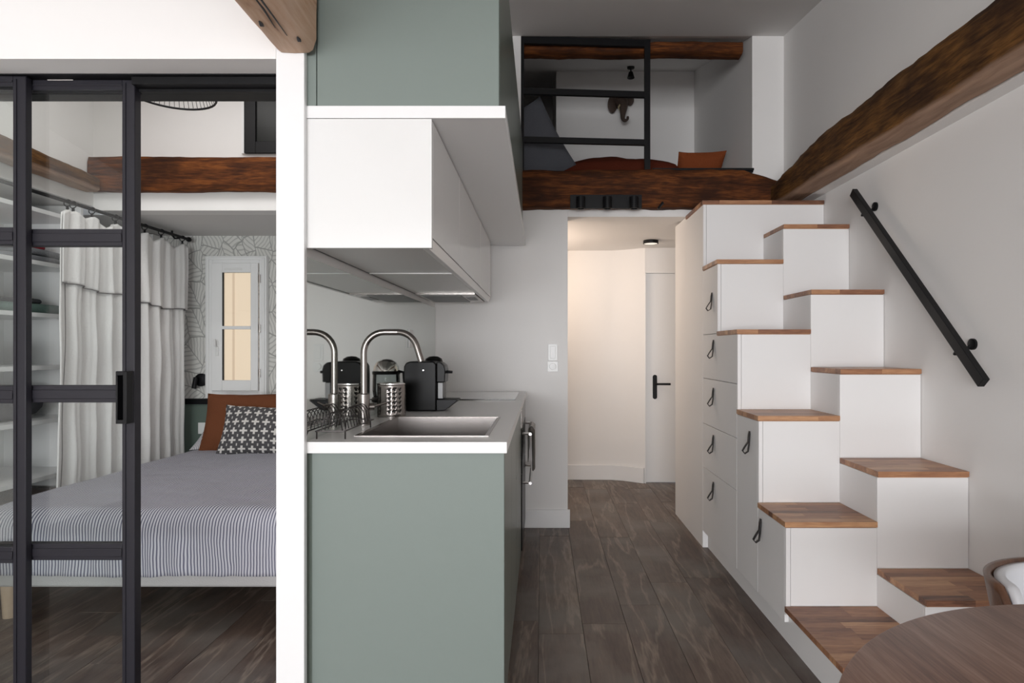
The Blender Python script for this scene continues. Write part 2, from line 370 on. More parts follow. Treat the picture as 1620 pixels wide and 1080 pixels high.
# back wall with corridor opening below and loft opening above
g = G()
g.box(-.709, .17, 3.975, 4.12, 0, 2.30).box(.17, 1.671, 3.975, 4.12, 2.055, 2.30)
g.box(-.709, -.14, 3.975, 4.12, 2.30, 3.3).box(1.391, 1.60, 3.975, 4.12, 2.30, 3.3)
g.box(.17, 1.671, 3.968, 3.975, 2.052, 2.112)
struct('wall_back', g, 'white_wall')
struct('baseboard_back', G().prism([(3.975, 0), (3.957, 0), (3.957, .108), (3.963, .118), (3.975, .118)], 0, -.12, .184), 'white_lac', bevel=.002)
# corridor
g = G().prism([(-.72, 5.45), (.62, 5.43), (.74, 5.39), (.905, 5.28), (.905, 5.6), (-.72, 5.6)], 2, 0, 2.07)
g.box(.905, 1.75, 5.28, 5.6, 1.852, 2.07).box(1.64, 1.75, 5.28, 5.6, 0, 1.852)
struct('wall_corridor_end', g, 'white_wall')
struct('wall_corridor_right', G().box(1.671, 1.85, 4.3, 5.6, 0, 2.07), 'white_wall')
struct('wall_corridor_left', G().box(-.9, -.72, 4.12, 5.6, 0, 2.07), 'white_wall')
struct('ceiling_corridor', G().box(-.9, 1.671, 4.12, 5.6, 2.07, 2.12), 'white_wall')
g = G().prism([(-.70, 5.449), (.62, 5.429), (.735, 5.389), (.90, 5.279), (.89, 5.266), (.726, 5.374), (.615, 5.414), (-.70, 5.434)], 2, 0, .135)
struct('baseboard_corridor', g, 'white_lac', bevel=.003)
# corridor door
d = sempty('door_1', (1.25, 5.30, 0))
mesh_obj('door_leaf', G().box(.917, 1.63, 5.296, 5.335, .006, 1.846), 'white_lac', d, bevel=.002)
mesh_obj('door_jamb', G().box(.905, .913, 5.272, 5.34, 0, 1.852).box(.905, 1.64, 5.272, 5.34, 1.847, 1.852), 'white_lac', d)
hx = (1036.5-857.5)/180; hz = EYE-(612-553)/180
g = G(); pr = []
for i in range(24):
    a = 2*PI*i/24; pr.append((hx+.019*math.cos(a), hz+.019*math.sin(a)+(.088 if math.sin(a) > 0 else -.088)))
g.prism(pr, 1, 5.286, 5.296)
hd = mesh_obj('handle_plate', g, 'black', d, bevel=.001)
hz2 = EYE-(607-553)/180
mesh_obj('lever', G().tube([(hx, 5.29, hz2), (hx, 5.25, hz2), (hx+.02, 5.235, hz2), (hx+.125, 5.232, hz2)], .0095, 10), 'black', hd)
# loft
struct('floor_loft', G().box(-.70, 1.391, 4.121, 7.7, 2.121, 2.33), 'white_wall')
g = G().prism([(5.49, 2.33), (7.6, 2.33), (7.6, zc(7.6)+.05), (5.49, zc(5.49)+.05)], 0, .13, 1.6)
struct('wall_loft_end', g, 'white_wall')
g = G().prism([(4.12, 2.33), (5.49, 2.33), (5.49, zc(5.49)+.05), (4.12, zc(4.12)+.05)], 0, 1.391, 1.6)
struct('wall_loft_right', g, 'white_wall')
struct('wall_loft_left', G().box(-.8, -.70, 4.12, 7.7, 2.33, 4.5), 'white_wall')
struct('wall_loft_back', G().box(-.8, .13, 7.5, 7.7, 2.33, 4.5), 'white_wall')
# bedroom shell
g = G().box(-3.4, -2.75, 1.98, 3.68, 2.05, 3.3)
struct('wall_bedroom_left', g, 'white_wall')
struct('wall_bedroom_upper', G().box(-2.75, -.78, 3.68, 3.80, 2.027, 3.3), 'white_wall')
struct('ceiling_bedroom_low', G().box(-3.4, -.78, 3.80, 4.6, 2.027, 2.15), 'ceiling')
struct('wall_bedroom_end', G().box(-3.4, -.78, 4.5, 4.6, .809, 2.027), 'wallpaper')
struct('wall_bedroom_wainscot', G().box(-3.4, -.78, 4.495, 4.6, 0, .766), 'green_wall')
struct('trim_2', G().box(-3.3, -.78, 4.482, 4.6, .767, .808), 'black')
struct('wall_closet_back', G().box(-3.4, -3.25, 1.98, 4.5, 0, 2.05), 'white_wall')
struct('wall_closet_side', G().box(-3.25, -2.85, 4.40, 4.48, 0, 2.02), 'white_wall')

# bedroom casement window
W = sempty('window_1', (-2.06, 4.5, .9))
wx0, wx1, wz0, wz1 = -2.50, -2.045, .815, 1.87
def frame(name, x0, x1, z0, z1, wd, y0, y1, mat, par, bevel=.002):
    g = G().box(x0, x0+wd, y0, y1, z0, z1).box(x1-wd, x1, y0, y1, z0, z1).box(x0+wd, x1-wd, y0, y1, z0, z0+wd).box(x0+wd, x1-wd, y0, y1, z1-wd, z1)
    return mesh_obj(name, g, mat, par, bevel=bevel)
frame('window_frame', wx0, wx1, wz0, wz1, .055, 4.455, 4.499, 'white_lac', W, .004)
frame('outer_moulding', wx0+.012, wx1-.012, wz0+.012, wz1-.012, .018, 4.447, 4.4548, 'white_lac', W, .003)
g = G()
sx0, sx1, sz0, sz1 = -2.444, -2.101, .871, 1.814
gx0, gx1, gz0, gz1 = -2.365, -2.155, .948, 1.745
g.box(sx0, gx0, 4.438, 4.454, sz0, sz1).box(gx1, sx1, 4.438, 4.454, sz0, sz1).box(gx0, gx1, 4.438, 4.454, sz0, gz0).box(gx0, gx1, 4.438, 4.454, gz1, sz1)
sash = mesh_obj('sash', g, 'white_lac', W, bevel=.003)
mesh_obj('glazing_bar', G().box(gx0, gx1, 4.436, 4.456, 1.325, 1.349), 'white_lac', sash, bevel=.003)
for a, b_ in ((gz0, 1.325), (1.349, gz1)):
    mesh_obj('pane', G().box(gx0, gx1, 4.458, 4.461, a, b_), 'glass', sash)
mesh_obj('rubber_gasket', G().box(gx0+.0005, gx0+.006, 4.44, 4.457, gz0, gz1), 'rubber', sash)
mesh_obj('blind', G().box(gx0, gx1, 4.470, 4.474, gz0, gz1), 'blind', W)  # added glowing sheet behind the panes, standing in for the lit outdoors
mesh_obj('blind_fold', G().box(gx0+.062, gx0+.078, 4.466, 4.4695, gz0, gz1), 'blind_fold', W)  # dimmer strip painting a thin vertical shadow line outside
h = mesh_obj('window_handle', G().box(-2.408, -2.388, 4.430, 4.4378, 1.13, 1.24).tube([(-2.398, 4.438, 1.20), (-2.398, 4.405, 1.20), (-2.40, 4.40, 1.25)], .007, 8), 'plastic_white', W, bevel=.002)
for z in (1.0, 1.33, 1.70): mesh_obj('hinge', G().tube([(-2.092, 4.450, z-.03), (-2.092, 4.450, z+.03)], .006, 8), 'steel', W)
# ventilation grille on top of the sash
mesh_obj('vent', G().box(-2.345, -2.215, 4.432, 4.4375, 1.762, 1.778), 'plastic_white', W, bevel=.002)

# dark interior window high in the bedroom
W2 = sempty('window_2', (-1.4, 3.68, 2.4))
frame('window_frame', -1.815, -1.05, 2.372, 2.98, .07, 3.655, 3.679, 'black', W2)
mesh_obj('pane', G().box(-1.745, -1.12, 3.668, 3.678, 2.442, 2.91), 'dark_pane', W2)
mesh_obj('reveal', G().box(-1.835, -1.8155, 3.665, 3.679, 2.372, 2.98), 'white_lac', W2)

# big windows behind the camera
for n, (a, b_) in enumerate(((-2.75, -.98), (-.78, 1.0)), 3):
    Wn = sempty('window_%d' % n, ((a+b_)/2, -4.65, .35))
    frame('window_frame', a, b_, .35, 2.1, .06, -4.68, -4.62, 'white_lac', Wn)
    mesh_obj('mullion', G().box((a+b_)/2-.03, (a+b_)/2+.03, -4.68, -4.62, .41, 2.04), 'white_lac', Wn)
    mesh_obj('pane', G().box(a+.06, b_-.06, -4.652, -4.648, .41, 2.04), 'glass', Wn)

# ------------------------------------------------------------------ BEAMS
def beam(name, p0, p1, w_, h_, mat, label, rough=.008, n=60, m=6, taper=None, seed=0, ragged=0):
    """rough-hewn timber: cross-section w_ x h_ swept from p0 to p1 (centre of bottom face)"""
    p0, p1 = Vector(p0), Vector(p1); d = (p1-p0).normalized(); side = d.cross(Vector((0, 0, 1))).normalized(); up = side.cross(d).normalized()
    g = G(); rings = []
    prof = []
    for i in range(m): prof.append((-1+2*i/m, 0))
    for i in range(m): prof.append((1, i/m))
    for i in range(m): prof.append((1-2*i/m, 1))
    for i in range(m): prof.append((-1, 1-i/m))
    for i in range(n+1):
        t = i/n; c = p0.lerp(p1, t); ring = []
        tw, th = (1, 1) if not taper else taper(t)
        for (a, b_) in prof:
            q = c+side*(a*w_/2*tw)+up*(b_*h_*th)
            if abs(a) > .99 and (b_ < .01 or b_ > .99): q -= side*(math.copysign(.008, a)); q += up*(.008 if b_ < .5 else -.008)
            nv = noise.noise_vector(Vector((q.x*5+seed, q.y*5, q.z*5)))+.45*noise.noise_vector(Vector((q.x*19+seed, q.y*19, q.z*19)))
            k = rough*(1+ragged*max(0, b_-.2))
            q += side*nv.x*k+up*nv.z*k
            ring.append(g.bm.verts.new(q))
        rings.append(ring)
    L_ = len(prof)
    for a, b_ in zip(rings, rings[1:]):
        for k in range(L_): g.bm.faces.new((a[k], a[(k+1) % L_], b_[(k+1) % L_], b_[k]))
    g.bm.faces.new(rings[0][::-1]); g.bm.faces.new(rings[-1])
    return solo(name, g, mat, label, 'beam', smooth=50)
b1 = beam('ceiling_beam', (-.722, 1.757, 2.043), (-.705, -2.15, 2.05), .122, .24, 'beam_grey', 'pale weathered oak ceiling beam with cracks and nail holes above the white post', .006, 80, seed=3)
# long crack and nail holes as geometry in the pale beam
g = G()
for x0, y0, x1, y1, ww in ((-.705, 1.66, -.69, 1.20, .004), (-.72, 1.62, -.708, 1.44, .003), (-.70, 1.33, -.69, 1.25, .006)):
    g.tube([(x0, y0, 2.042), ((x0+x1)/2+.004, (y0+y1)/2, 2.042), (x1, y1, 2.042)], [.001, ww, .001], 6)
for x0, y0 in ((-.752, 1.45), (-.748, 1.60), (-.68, 1.68), (-.738, 1.30)): g.tube([(x0, y0+.012, 2.042), (x0, y0, 2.040), (x0, y0-.012, 2.042)], [.002, .006, .002], 6)
mesh_obj('crack', g, 'dark_hole', b1)['kind'] = 'stuff'
beam('loft_edge_beam', (-.135, 3.94, 2.098), (1.58, 3.94, 2.098), .10, .245, 'beam', 'thick dark oak beam carrying the loft edge above the corridor opening', .008, 70, seed=11,
     taper=lambda t: (1, 1 if t < .84 else 1-.35*(t-.84)/.16), ragged=.4)
beam('loft_ceiling_beam', (-.60, 4.10, 3.176), (1.355, 4.10, 3.176), .115, .08, 'beam', 'slim dark oak beam under the loft ceiling behind the black railing', .007, 60, seed=23)
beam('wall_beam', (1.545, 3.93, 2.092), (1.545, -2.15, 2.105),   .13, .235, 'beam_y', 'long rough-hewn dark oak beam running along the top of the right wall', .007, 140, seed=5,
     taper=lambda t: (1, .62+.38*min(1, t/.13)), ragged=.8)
beam('bedroom_beam', (-2.745, 3.655, 2.135), (-.78, 3.655, 2.135), .06, .205, 'beam', 'reddish oak beam across the bedroom above the low ceiling', .005, 50, seed=31)
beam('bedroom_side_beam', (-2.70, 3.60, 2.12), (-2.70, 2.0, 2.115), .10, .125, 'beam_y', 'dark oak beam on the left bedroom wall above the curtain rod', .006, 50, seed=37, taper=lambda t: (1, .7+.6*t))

# ------------------------------------------------------------------ KITCHEN
KF, KB = 1.782, 3.972           # front and back of the run
# base cabinets
t = thing('sink_cabinet', 'sage green base cabinet with broad end panel under the sink', 'cabinet', (-.41, 2.2, 0))
mesh_obj('end_panel', G().box(-.690, -.1135, 1.800, 1.820, 0, .866), 'green', t, bevel=.001)
mesh_obj('filler_strip', G().box(-.708, -.6925, 1.808, 1.822, 0, .866), 'green_dark', t)
mesh_obj('carcass', G().box(-.700, -.135, 1.821, 2.64, .08, .70), 'white_lac', t)
mesh_obj('plinth', G().box(-.70, -.165, 1.821, 2.64, 0, .079), 'green_dark', t)
mesh_obj('door', G().box(-.133, -.1135, 1.8215, 2.228, .085, .862), 'green_dark', t, bevel=.001)
mesh_obj('door', G().box(-.133, -.1135, 2.232, 2.638, .085, .862), 'green_dark', t, bevel=.001)
t = thing('drawer_cabinet', 'sage green base drawer cabinet between sink unit and oven', 'cabinet', (-.41, 2.95, 0))
mesh_obj('carcass', G().box(-.700, -.135, 2.643, 3.25, .08, .86), 'white_lac', t)
mesh_obj('plinth', G().box(-.70, -.165, 2.643, 3.25, 0, .079), 'green_dark', t)
for a, b_ in ((.085, .340), (.344, .60), (.604, .862)): mesh_obj('drawer', G().box(-.133, -.1135, 2.645, 3.248, a, b_), 'green_dark', t, bevel=.001)
t = thing('oven', 'built-in steel oven with bar handles under the hob', 'oven', (-.41, 3.56, 0))
mesh_obj('oven_body', G().box(-.700, -.135, 3.26, 3.90, .02, .862), 'rubber', t)
mesh_obj('oven_door', G().box(-.134, -.108, 3.262, 3.898, .50, .74), 'black_gloss', t, bevel=.003)
mesh_obj('control_panel', G().box(-.134, -.108, 3.262, 3.898, .745, .86), 'steel', t, bevel=.003)
mesh_obj('lower_door', G().box(-.134, -.108, 3.262, 3.898, .08, .495), 'black_gloss', t, bevel=.003)
for z in (.71, .44):
    hb = mesh_obj('handle', G().tube([(-.065, 3.30, z), (-.065, 3.86, z)], .009, 10), 'chrome', t)
    [mesh_obj('handle_post', G().tube([(-.108, yy, z), (-.065, yy, z)], .008, 8), 'chrome', hb) for yy in (3.32, 3.82)]
# tea towels over the oven handle
def hang_towel(y0, y1, z_top, z_bot, mat, label, xo):
    def f(u, v):
        y = y0+(y1-y0)*u; a = v*2-1
        wob = .006*math.sin(u*19+v*3)
        if v < .46: z = z_bot+.05+(z_top-z_bot-.05)*(v/.46); x_ = -.065-.013*xo
        elif v > .54: z = z_bot+(z_top-z_bot)*((1-v)/.46); x_ = -.065+.015*xo
        else: q = (v-.5)/.04; z = z_top+.013*xo*math.cos(q*PI/2); x_ = -.065+.013*xo*math.sin(q*PI/2)
        return (x_+(wob if v > .54 else 0)+ (.02*(1-abs(u-.5))*(z_top-z) if v > .54 else 0), y+.02*(z_top-z)*math.sin(5*u), z)
    return solo('tea_towel', G().grid(f, 14, 40), mat, label, 'towel', 'tea towels on the oven handle', solid=.004)
hang_towel(3.34, 3.50, .711, .50, 'towel_grey', 'grey-brown tea towel hanging on the oven handle, nearer the camera', 1.0)
hang_towel(3.56, 3.76, .711, .53, 'towel_white', 'pale checked tea towel hanging on the oven handle, nearer the wall', 1.0)
# worktop with sink cut-out
SX0, SX1, SY0, SY1 = -.585, -.178, 1.905, 2.43
g = G().box(-.7085, -.1045, KF, SY0, .867, .900).box(-.7085, -.1045, SY1, KB-.001, .867, .900).box(-.7085, SX0, SY0, SY1, .867, .900).box(SX1, -.1045, SY0, SY1, .867, .900)
bmesh.ops.remove_doubles(g.bm, verts=g.bm.verts, dist=1e-5)
kt = solo('worktop', g, 'worktop', 'white laminate kitchen worktop with a square front edge', 'worktop')
# sink
t = thing('sink', 'stainless steel inset sink bowl in the white worktop', 'sink', (-.38, 2.17, .72))
g = G(); r_ = .004; dp = .716
g.box(SX0+.001, SX0+r_, SY0+.001, SY1-.001, dp, .901).box(SX1-r_, SX1-.001, SY0+.001, SY1-.001, dp, .901).box(SX0+r_, SX1-r_, SY0+.001, SY0+r_, dp, .901).box(SX0+r_, SX1-r_, SY1-r_, SY1-.001, dp, .901).box(SX0+r_, SX1-r_, SY0+r_, SY1-r_, dp, dp+.004)
mesh_obj('bowl', g, 'steel', t)
g = G(); e = .009
g.box(SX0-e, SX0, SY0-e, SY1+e, .9002, .9025).box(SX1, SX1+e, SY0-e, SY1+e, .9002, .9025).box(SX0, SX1, SY0-e, SY0, .9002, .9025).box(SX0, SX1, SY1, SY1+e, .9002, .9025)
mesh_obj('rim', g, 'steel', t)
mesh_obj('drain', G().lathe([(.042, .0041), (.042, .007), (.02, .006), (.0, .003)], (-.38, 2.16, dp)), 'chrome', t)
mesh_obj('overflow', G().box(SX0+.0045, SX0+.007, 2.02, 2.07, .835, .86), 'dark_hole', t)
# faucet
t = thing('kitchen_tap', 'tall brushed steel arched kitchen tap behind the sink', 'tap', (-.650, 2.19, .9))
fx, fy = -.650, 2.19
mesh_obj('tap_body', G().lathe([(.026, .9005), (.026, .906), (.0215, .908), (.0215, 1.012), (.014, 1.015)], (fx, fy, 0)), 'steel', t)
path = [(fx, fy, 1.012), (fx, fy, 1.15)]
for i in range(9):
    a = PI-i*PI/16; path.append((fx+.075+.075*math.cos(a), fy, 1.163+.075*math.sin(a)))
path.append((fx+.125, fy, 1.238))
for i in range(9):
    a = PI/2-i*(PI*.40)/8; path.append((fx+.125+.075*math.cos(a), fy-.002*i, 1.163+.075*math.sin(a)))
ex, ez = path[-1][0], path[-1][2]
path.append((ex+.018, fy-.02, ez-.055))
mesh_obj('spout', G().tube(path, .0115, 14), 'steel', t)
mesh_obj('lever', G().tube([(fx+.018, fy+.005, .965), (fx+.034, fy+.012, .965)], .013, 12).tube([(fx+.03, fy+.012, .965), (fx+.075, fy+.04, .978)], [.005, .004], 8), 'steel', t)
# utensil holder: perforated steel cylinder
ux, uy, ur = -.624+.005, 2.47, .056
g = G(); nseg, rows = 48, 15
import itertools
zs = [.902+(1.034-.902)*i/rows for i in range(rows+1)]
V = [[g.bm.verts.new((ux+ur*math.cos(2*PI*k/nseg), uy+ur*math.sin(2*PI*k/nseg), z)) for k in range(nseg)] for z in zs]
for j in range(rows):
    for k in range(nseg):
        if 2 <= j <= 12 and j % 2 == 0 and k % 3 == 0 and (k//3) % 4 != 3: continue
        g.bm.faces.new((V[j][k], V[j][(k+1) % nseg], V[j+1][(k+1) % nseg], V[j+1][k]))
t = thing('utensil_holder', 'perforated stainless steel utensil pot beside the tap', 'container', (ux, uy, .9))
mesh_obj('pot', g, 'steel', t, solid=.0015)
mesh_obj('liner', G().lathe([(ur-.005, .907), (ur-.005, 1.02)], (ux, uy, 0)), 'rubber', t)  # added dark sleeve painting the shade inside the steel pot
mesh_obj('base', G().lathe([(ur+.001, .9005), (ur+.001, .905), (ur-.004, .906)], (ux, uy, 0)), 'steel', t)
mesh_obj('rim', G().lathe([(ur-.003, 1.033), (ur+.002, 1.033), (ur+.002, 1.037), (ur-.003, 1.037)], (ux, uy, 0), 40), 'chrome', t)
# glass kettle
kx, ky = -.585, 3.17
t = thing('kettle', 'glass kettle with black lid band and steel dome lid behind the coffee machine', 'kettle', (kx, ky, .9))
mesh_obj('kettle_base', G().lathe([(.074, .9005), (.076, .915), (.07, .925)], (kx, ky, 0)), 'black', t)
mesh_obj('jug', G().lathe([(.066, .926), (.072, .96), (.07, 1.05), (.064, 1.075)], (kx, ky, 0)), 'glass_jug', t)
mesh_obj('band', G().lathe([(.072, 1.045), (.072, 1.06), (.066, 1.062)], (kx, ky, 0)), 'black', t)
mesh_obj('lid', G().lathe([(.067, 1.063), (.064, 1.085), (.052, 1.108), (.03, 1.122), (0, 1.126)], (kx, ky, 0)), 'chrome', t)
mesh_obj('handle', G().tube([(kx-.06, ky, 1.06), (kx-.095, ky-.01, 1.055), (kx-.10, ky-.01, .97), (kx-.066, ky, .95)], .009, 8), 'black', t)
# coffee machine (side on, brewing head to the right)
t = thing('coffee_machine', 'black capsule coffee machine standing on the worktop beyond the sink', 'coffee machine', (-.53, 2.72, .9))
y0, y1 = 2.655, 2.775
pr = [(-.612, .903), (-.468, .903), (-.468, 1.11), (-.480, 1.122), (-.585, 1.122), (-.602, 1.116), (-.611, 1.100), (-.613, 1.06)]
mesh_obj('body', G().prism(pr, 1, y0, y1), 'black_gloss', t, bevel=.005)
pr = [(-.4675, 1.03), (-.432, 1.03), (-.430, 1.085), (-.436, 1.105), (-.450, 1.117), (-.4675, 1.12)]
mesh_obj('brew_head', G().prism(pr, 1, y0+.01, y1-.01), 'black_gloss', t, bevel=.003)
mesh_obj('lever', G().tube([(-.445, y0+.06, 1.075), (-.405, y0+.06, 1.073)], [.008, .006], 10), 'black', t)
mesh_obj('front_plate', G().box(-.466, -.440, y0+.02, y1-.02, .955, 1.029), 'filter', t, bevel=.003)
pr = [(-.4675, .905), (-.430, .905), (-.375, .948), (-.378, .953), (-.4675, .953)]
mesh_obj('drip_tray', G().prism(pr, 1, y0+.005, y1-.005), 'black', t, bevel=.002)
mesh_obj('button', G().lathe([(.0028, 0), (.0028, -.002)], (-.524, y0-.0055, 1.083), 12, 'y'), 'chrome', t)
mesh_obj('capsule_bin', G().lathe([(.045, 1.0), (.045, 1.11), (.038, 1.132), (.02, 1.142), (0, 1.144)], (-.51, 2.83, 0)), 'black_gloss', t)
mesh_obj('water_tank', G().box(-.56, -.47, 2.777, 2.90, .905, .999), 'glass_jug', t, bevel=.006)
# dish rack
t = thing('dish_rack', 'low dark wire dish rack with curved tines left of the sink', 'rack', (-.645, 1.95, .9))
rx0, rx1, ry0, ry1, rz = -.690, -.603, 1.83, 2.15, .925
mesh_obj('frame', G().tube([(rx0, ry0, rz), (rx0, ry1, rz), (rx1, ry1, rz), (rx1, ry0, rz)], .0022, 6, closed=True), 'wire', t)
for yy in (ry0+.01, ry1-.04):
    for xx in (rx0, rx1): mesh_obj('foot', G().tube([(xx, yy, rz), (xx+.004, yy-.012, .9025)], .0022, 6), 'wire', t)
for i in range(11):
    y = ry0+.025+i*.030
    p = []
    for j in range(9):
        a = j/8; p.append((rx0+.008+.06*a, y+.018*math.sin(a*PI*.5), rz-.004+.058*(1-(2*a-1)**2)**.5 if 0 < a < 1 else rz-.004))
    mesh_obj('tine', G().tube(p, .0016, 5), 'wire', t)
# mirror splashback
solo('mirror_splashback', G().box(-.7088, -.7035, 1.79, 3.955, .9005, 1.452), 'mirror', 'tall tinted mirror glass splashback behind the worktop', 'splashback')
t = thing('wall_socket', 'white power socket on the mirror splashback beyond the coffee machine', 'socket', (-.703, 3.2, 1.23))
mesh_obj('plate', G().box(-.7033, -.695, 3.155, 3.25, 1.185, 1.28), 'plastic_white', t, bevel=.003)
mesh_obj('recess', G().lathe([(.02, 0), (.02, -.002)], (-.6925, 3.2025, 1.2325), 20, 'x'), 'rubber', t)
# hob
t = thing('hob', 'black glass hob set in the worktop by the back wall', 'hob', (-.42, 3.52, .9))
mesh_obj('glass_top', G().box(-.665, -.145, 3.262, 3.80, .9005, .906), 'hob', t, bevel=.001)
# wall cabinets
WX = -.327
t = thing('wall_cabinet', 'white gloss wall cabinets with handleless doors and extractor above the worktop', 'cabinet', (-.52, 2.8, 1.476))
mesh_obj('side_panel', G().box(-.707, WX-.0005, KF, KF+.018, 1.476, 1.859), 'cab_white', t, bevel=.0008)
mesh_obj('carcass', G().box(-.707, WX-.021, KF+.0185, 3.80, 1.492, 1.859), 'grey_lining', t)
for a, b_ in ((KF+.0195, 2.376), (2.380, 3.19), (3.194, 3.80)): mesh_obj('door', G().box(WX-.020, WX, a, b_, 1.508, 1.857), 'cab_white', t, bevel=.0008)
mesh_obj('grip_profile', G().prism([(WX-.030, 1.476), (WX-.012, 1.476), (WX-.002, 1.500), (WX-.002, 1.505), (WX-.022, 1.505), (WX-.030, 1.490)], 1, KF+.0185, 3.80), 'plastic_white', t)
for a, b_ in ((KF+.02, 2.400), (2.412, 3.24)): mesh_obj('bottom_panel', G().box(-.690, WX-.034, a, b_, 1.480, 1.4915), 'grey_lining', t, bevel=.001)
mesh_obj('divider', G().box(-.690, WX-.034, 2.4005, 2.4115, 1.477, 1.4915), 'plastic_white', t)
mesh_obj('rear_channel', G().box(-.7065, -.6905, KF+.02, 3.79, 1.484, 1.4915), 'dark_hole', t)
hd = mesh_obj('extractor', G().box(-.685, WX-.036, 3.25, 3.79, 1.472, 1.4915), 'steel', t, bevel=.001)
mesh_obj('filter', G().box(-.66, WX-.12, 3.29, 3.74, 1.469, 1.4715), 'filter', hd)
mesh_obj('lamp', G().box(WX-.105, WX-.055, 3.40, 3.60, 1.4695, 1.4715), 'filter', hd)
solo('shelf_board', G().box(-.7085, -.1085, KF-.002, 3.955, 1.8605, 1.897), 'white_lac', 'long white board between the white wall cabinets and the green cupboard above', 'shelf', bevel=.001)
t = thing('overhead_cupboard', 'tall sage green overhead cupboard on top of the white board', 'cupboard', (-.4, 2.8, 1.898))
mesh_obj('end_panel', G().box(-.668, -.128, KF+.001, KF+.02, 1.898, 2.56), 'green', t, bevel=.001)
mesh_obj('filler_strip', G().box(-.7075, -.6705, KF+.001, KF+.02, 1.898, 2.56), 'green', t, bevel=.001)
mesh_obj('carcass', G().box(-.707, -.147, KF+.021, 3.955, 1.898, 2.52), 'white_lac', t)
for a, b_ in ((KF+.021, 2.50), (2.503, 3.22), (3.223, 3.955)): mesh_obj('door', G().box(-.146, -.127, a, b_, 1.899, 2.52), 'green_dark', t, bevel=.001)

# switch and thermostat on the back wall
s_ = 239.
a = px(867, 544, s_); b_ = px(882, 570, s_)
t = thing('light_switch', 'white double light switch on the wall by the corridor opening', 'switch', ((a.x+b_.x)/2, 3.97, b_.z))
mesh_obj('plate', G().box(a.x, b_.x, 3.967, 3.9748, b_.z, a.z), 'plastic_white', t, bevel=.002)
mesh_obj('rocker', G().box(a.x+.014, b_.x-.014, 3.963, 3.9668, b_.z+.014, a.z-.014), 'plastic_white', t, bevel=.0015)
a = px(866, 571, s_); b_ = px(883, 588, s_)
t = thing('dimmer', 'square white rotary dimmer directly below the light switch', 'dimmer', ((a.x+b_.x)/2, 3.97, b_.z))
mesh_obj('plate', G().box(a.x, b_.x, 3.967, 3.9748, b_.z, a.z-.001), 'plastic_white', t, bevel=.002)
mesh_obj('knob', G().lathe([(.022, 0), (.021, -.012), (.0, -.013)], ((a.x+b_.x)/2, 3.9665, (a.z+b_.z)/2), 24, 'y'), 'plastic_white', t)
# round ceiling lamp in the corridor
lx, ly = .893, 4.93
t = thing('ceiling_lamp', 'small round black ceiling lamp in the corridor', 'lamp', (lx, ly, 2.07))
mesh_obj('housing', G().lathe([(.062, 2.0695), (.062, 2.043), (.055, 2.042), (.055, 2.05)], (lx, ly, 0)), 'black', t)
mesh_obj('diffuser', G().lathe([(.054, 2.049), (.054, 2.044)], (lx, ly, 0)), 'diffuser', t)

# ------------------------------------------------------------------ STAIR FURNITURE
XL, XM, XR = .955, 1.312, 1.670
FL = [1.90, 2.351, 2.646, 2.932, 3.265, 3.556]; ZL = [.170, .501, .883, 1.273, 1.664, 2.057]
FR = [2.056, 2.351, 2.640, 2.937, 3.257]; ZR = [.318, .698, 1.089, 1.467, 1.855]
FR[1] = FL[1]; FR[2] = FL[2]; FR[3] = FL[3]; FR[4] = FL[4]
ST = thing('storage_staircase', 'white alternating-step storage staircase with acacia treads and leather-pull drawers', 'staircase', (1.31, 3.0, 0))
TT = .024
g = G()
CX = XL+.018
FLx = FL+[3.972]; 
for k in range(6):
    x1 = XM if k < 5 else XR
    g.box(CX, x1, FLx[k]+.012, FLx[k+1]+(.012 if k < 5 else 0), .10, ZL[k]-TT)
FRx = FR+[FL[5]]
for k in range(5):
    g.box(XM, XR, FRx[k]+.012, FRx[k+1]+.012, .0, ZR[k]-TT)
g.box(XM, XR, 1.912, 2.068, 0, .001)
mesh_obj('carcass', g, 'stair_white', ST, smooth=0)
mesh_obj('plinth', G().box(XL+.03, XM, 1.912, 3.569, 0, .0995).box(XL+.0168, XM, 3.5692, 3.97, 0, .0995), 'stair_white', ST)
# risers
g_side = .016
def riser(x0, x1, y, z0, z1): mesh_obj('riser', G().box(x0, x1, y, y+.0115, z0, z1), 'stair_white', ST, bevel=.0008)
riser(XL+.03, XM-.001, FL[0], 0, ZL[0]-TT-.0005)
for k in range(1, 6): riser(CX+.001, XM-.0003, FL[k], ZL[k-1]+.0003, ZL[k]-TT-.0005) if k < 5 else None
for k in range(5):
    riser(XM+.0003, XR-.001, FR[k], (ZR[k-1]+.0003) if k else 0, ZR[k]-TT-.0005)
g = G().prism([(CX+.001, ZL[4]+.0003), (XM-.0003, ZL[4]+.0003), (XM-.0003, ZR[4]+.0003), (XR-.001, ZR[4]+.0003), (XR-.001, ZL[5]-TT-.0005), (CX+.001, ZL[5]-TT-.0005)], 1, FL[5], FL[5]+.0115)
mesh_obj('riser', g, 'stair_white', ST, bevel=.0008)
# side edge strips (edge of the flank boards seen from the front)
for k in range(1, 6):
    mesh_obj('edge_strip', G().box(XL, CX-.001, FL[k], FL[k]+.0115, ZL[k-1]+.0005 if k > 1 else .135, ZL[k]-TT-.0005), 'stair_white', ST)
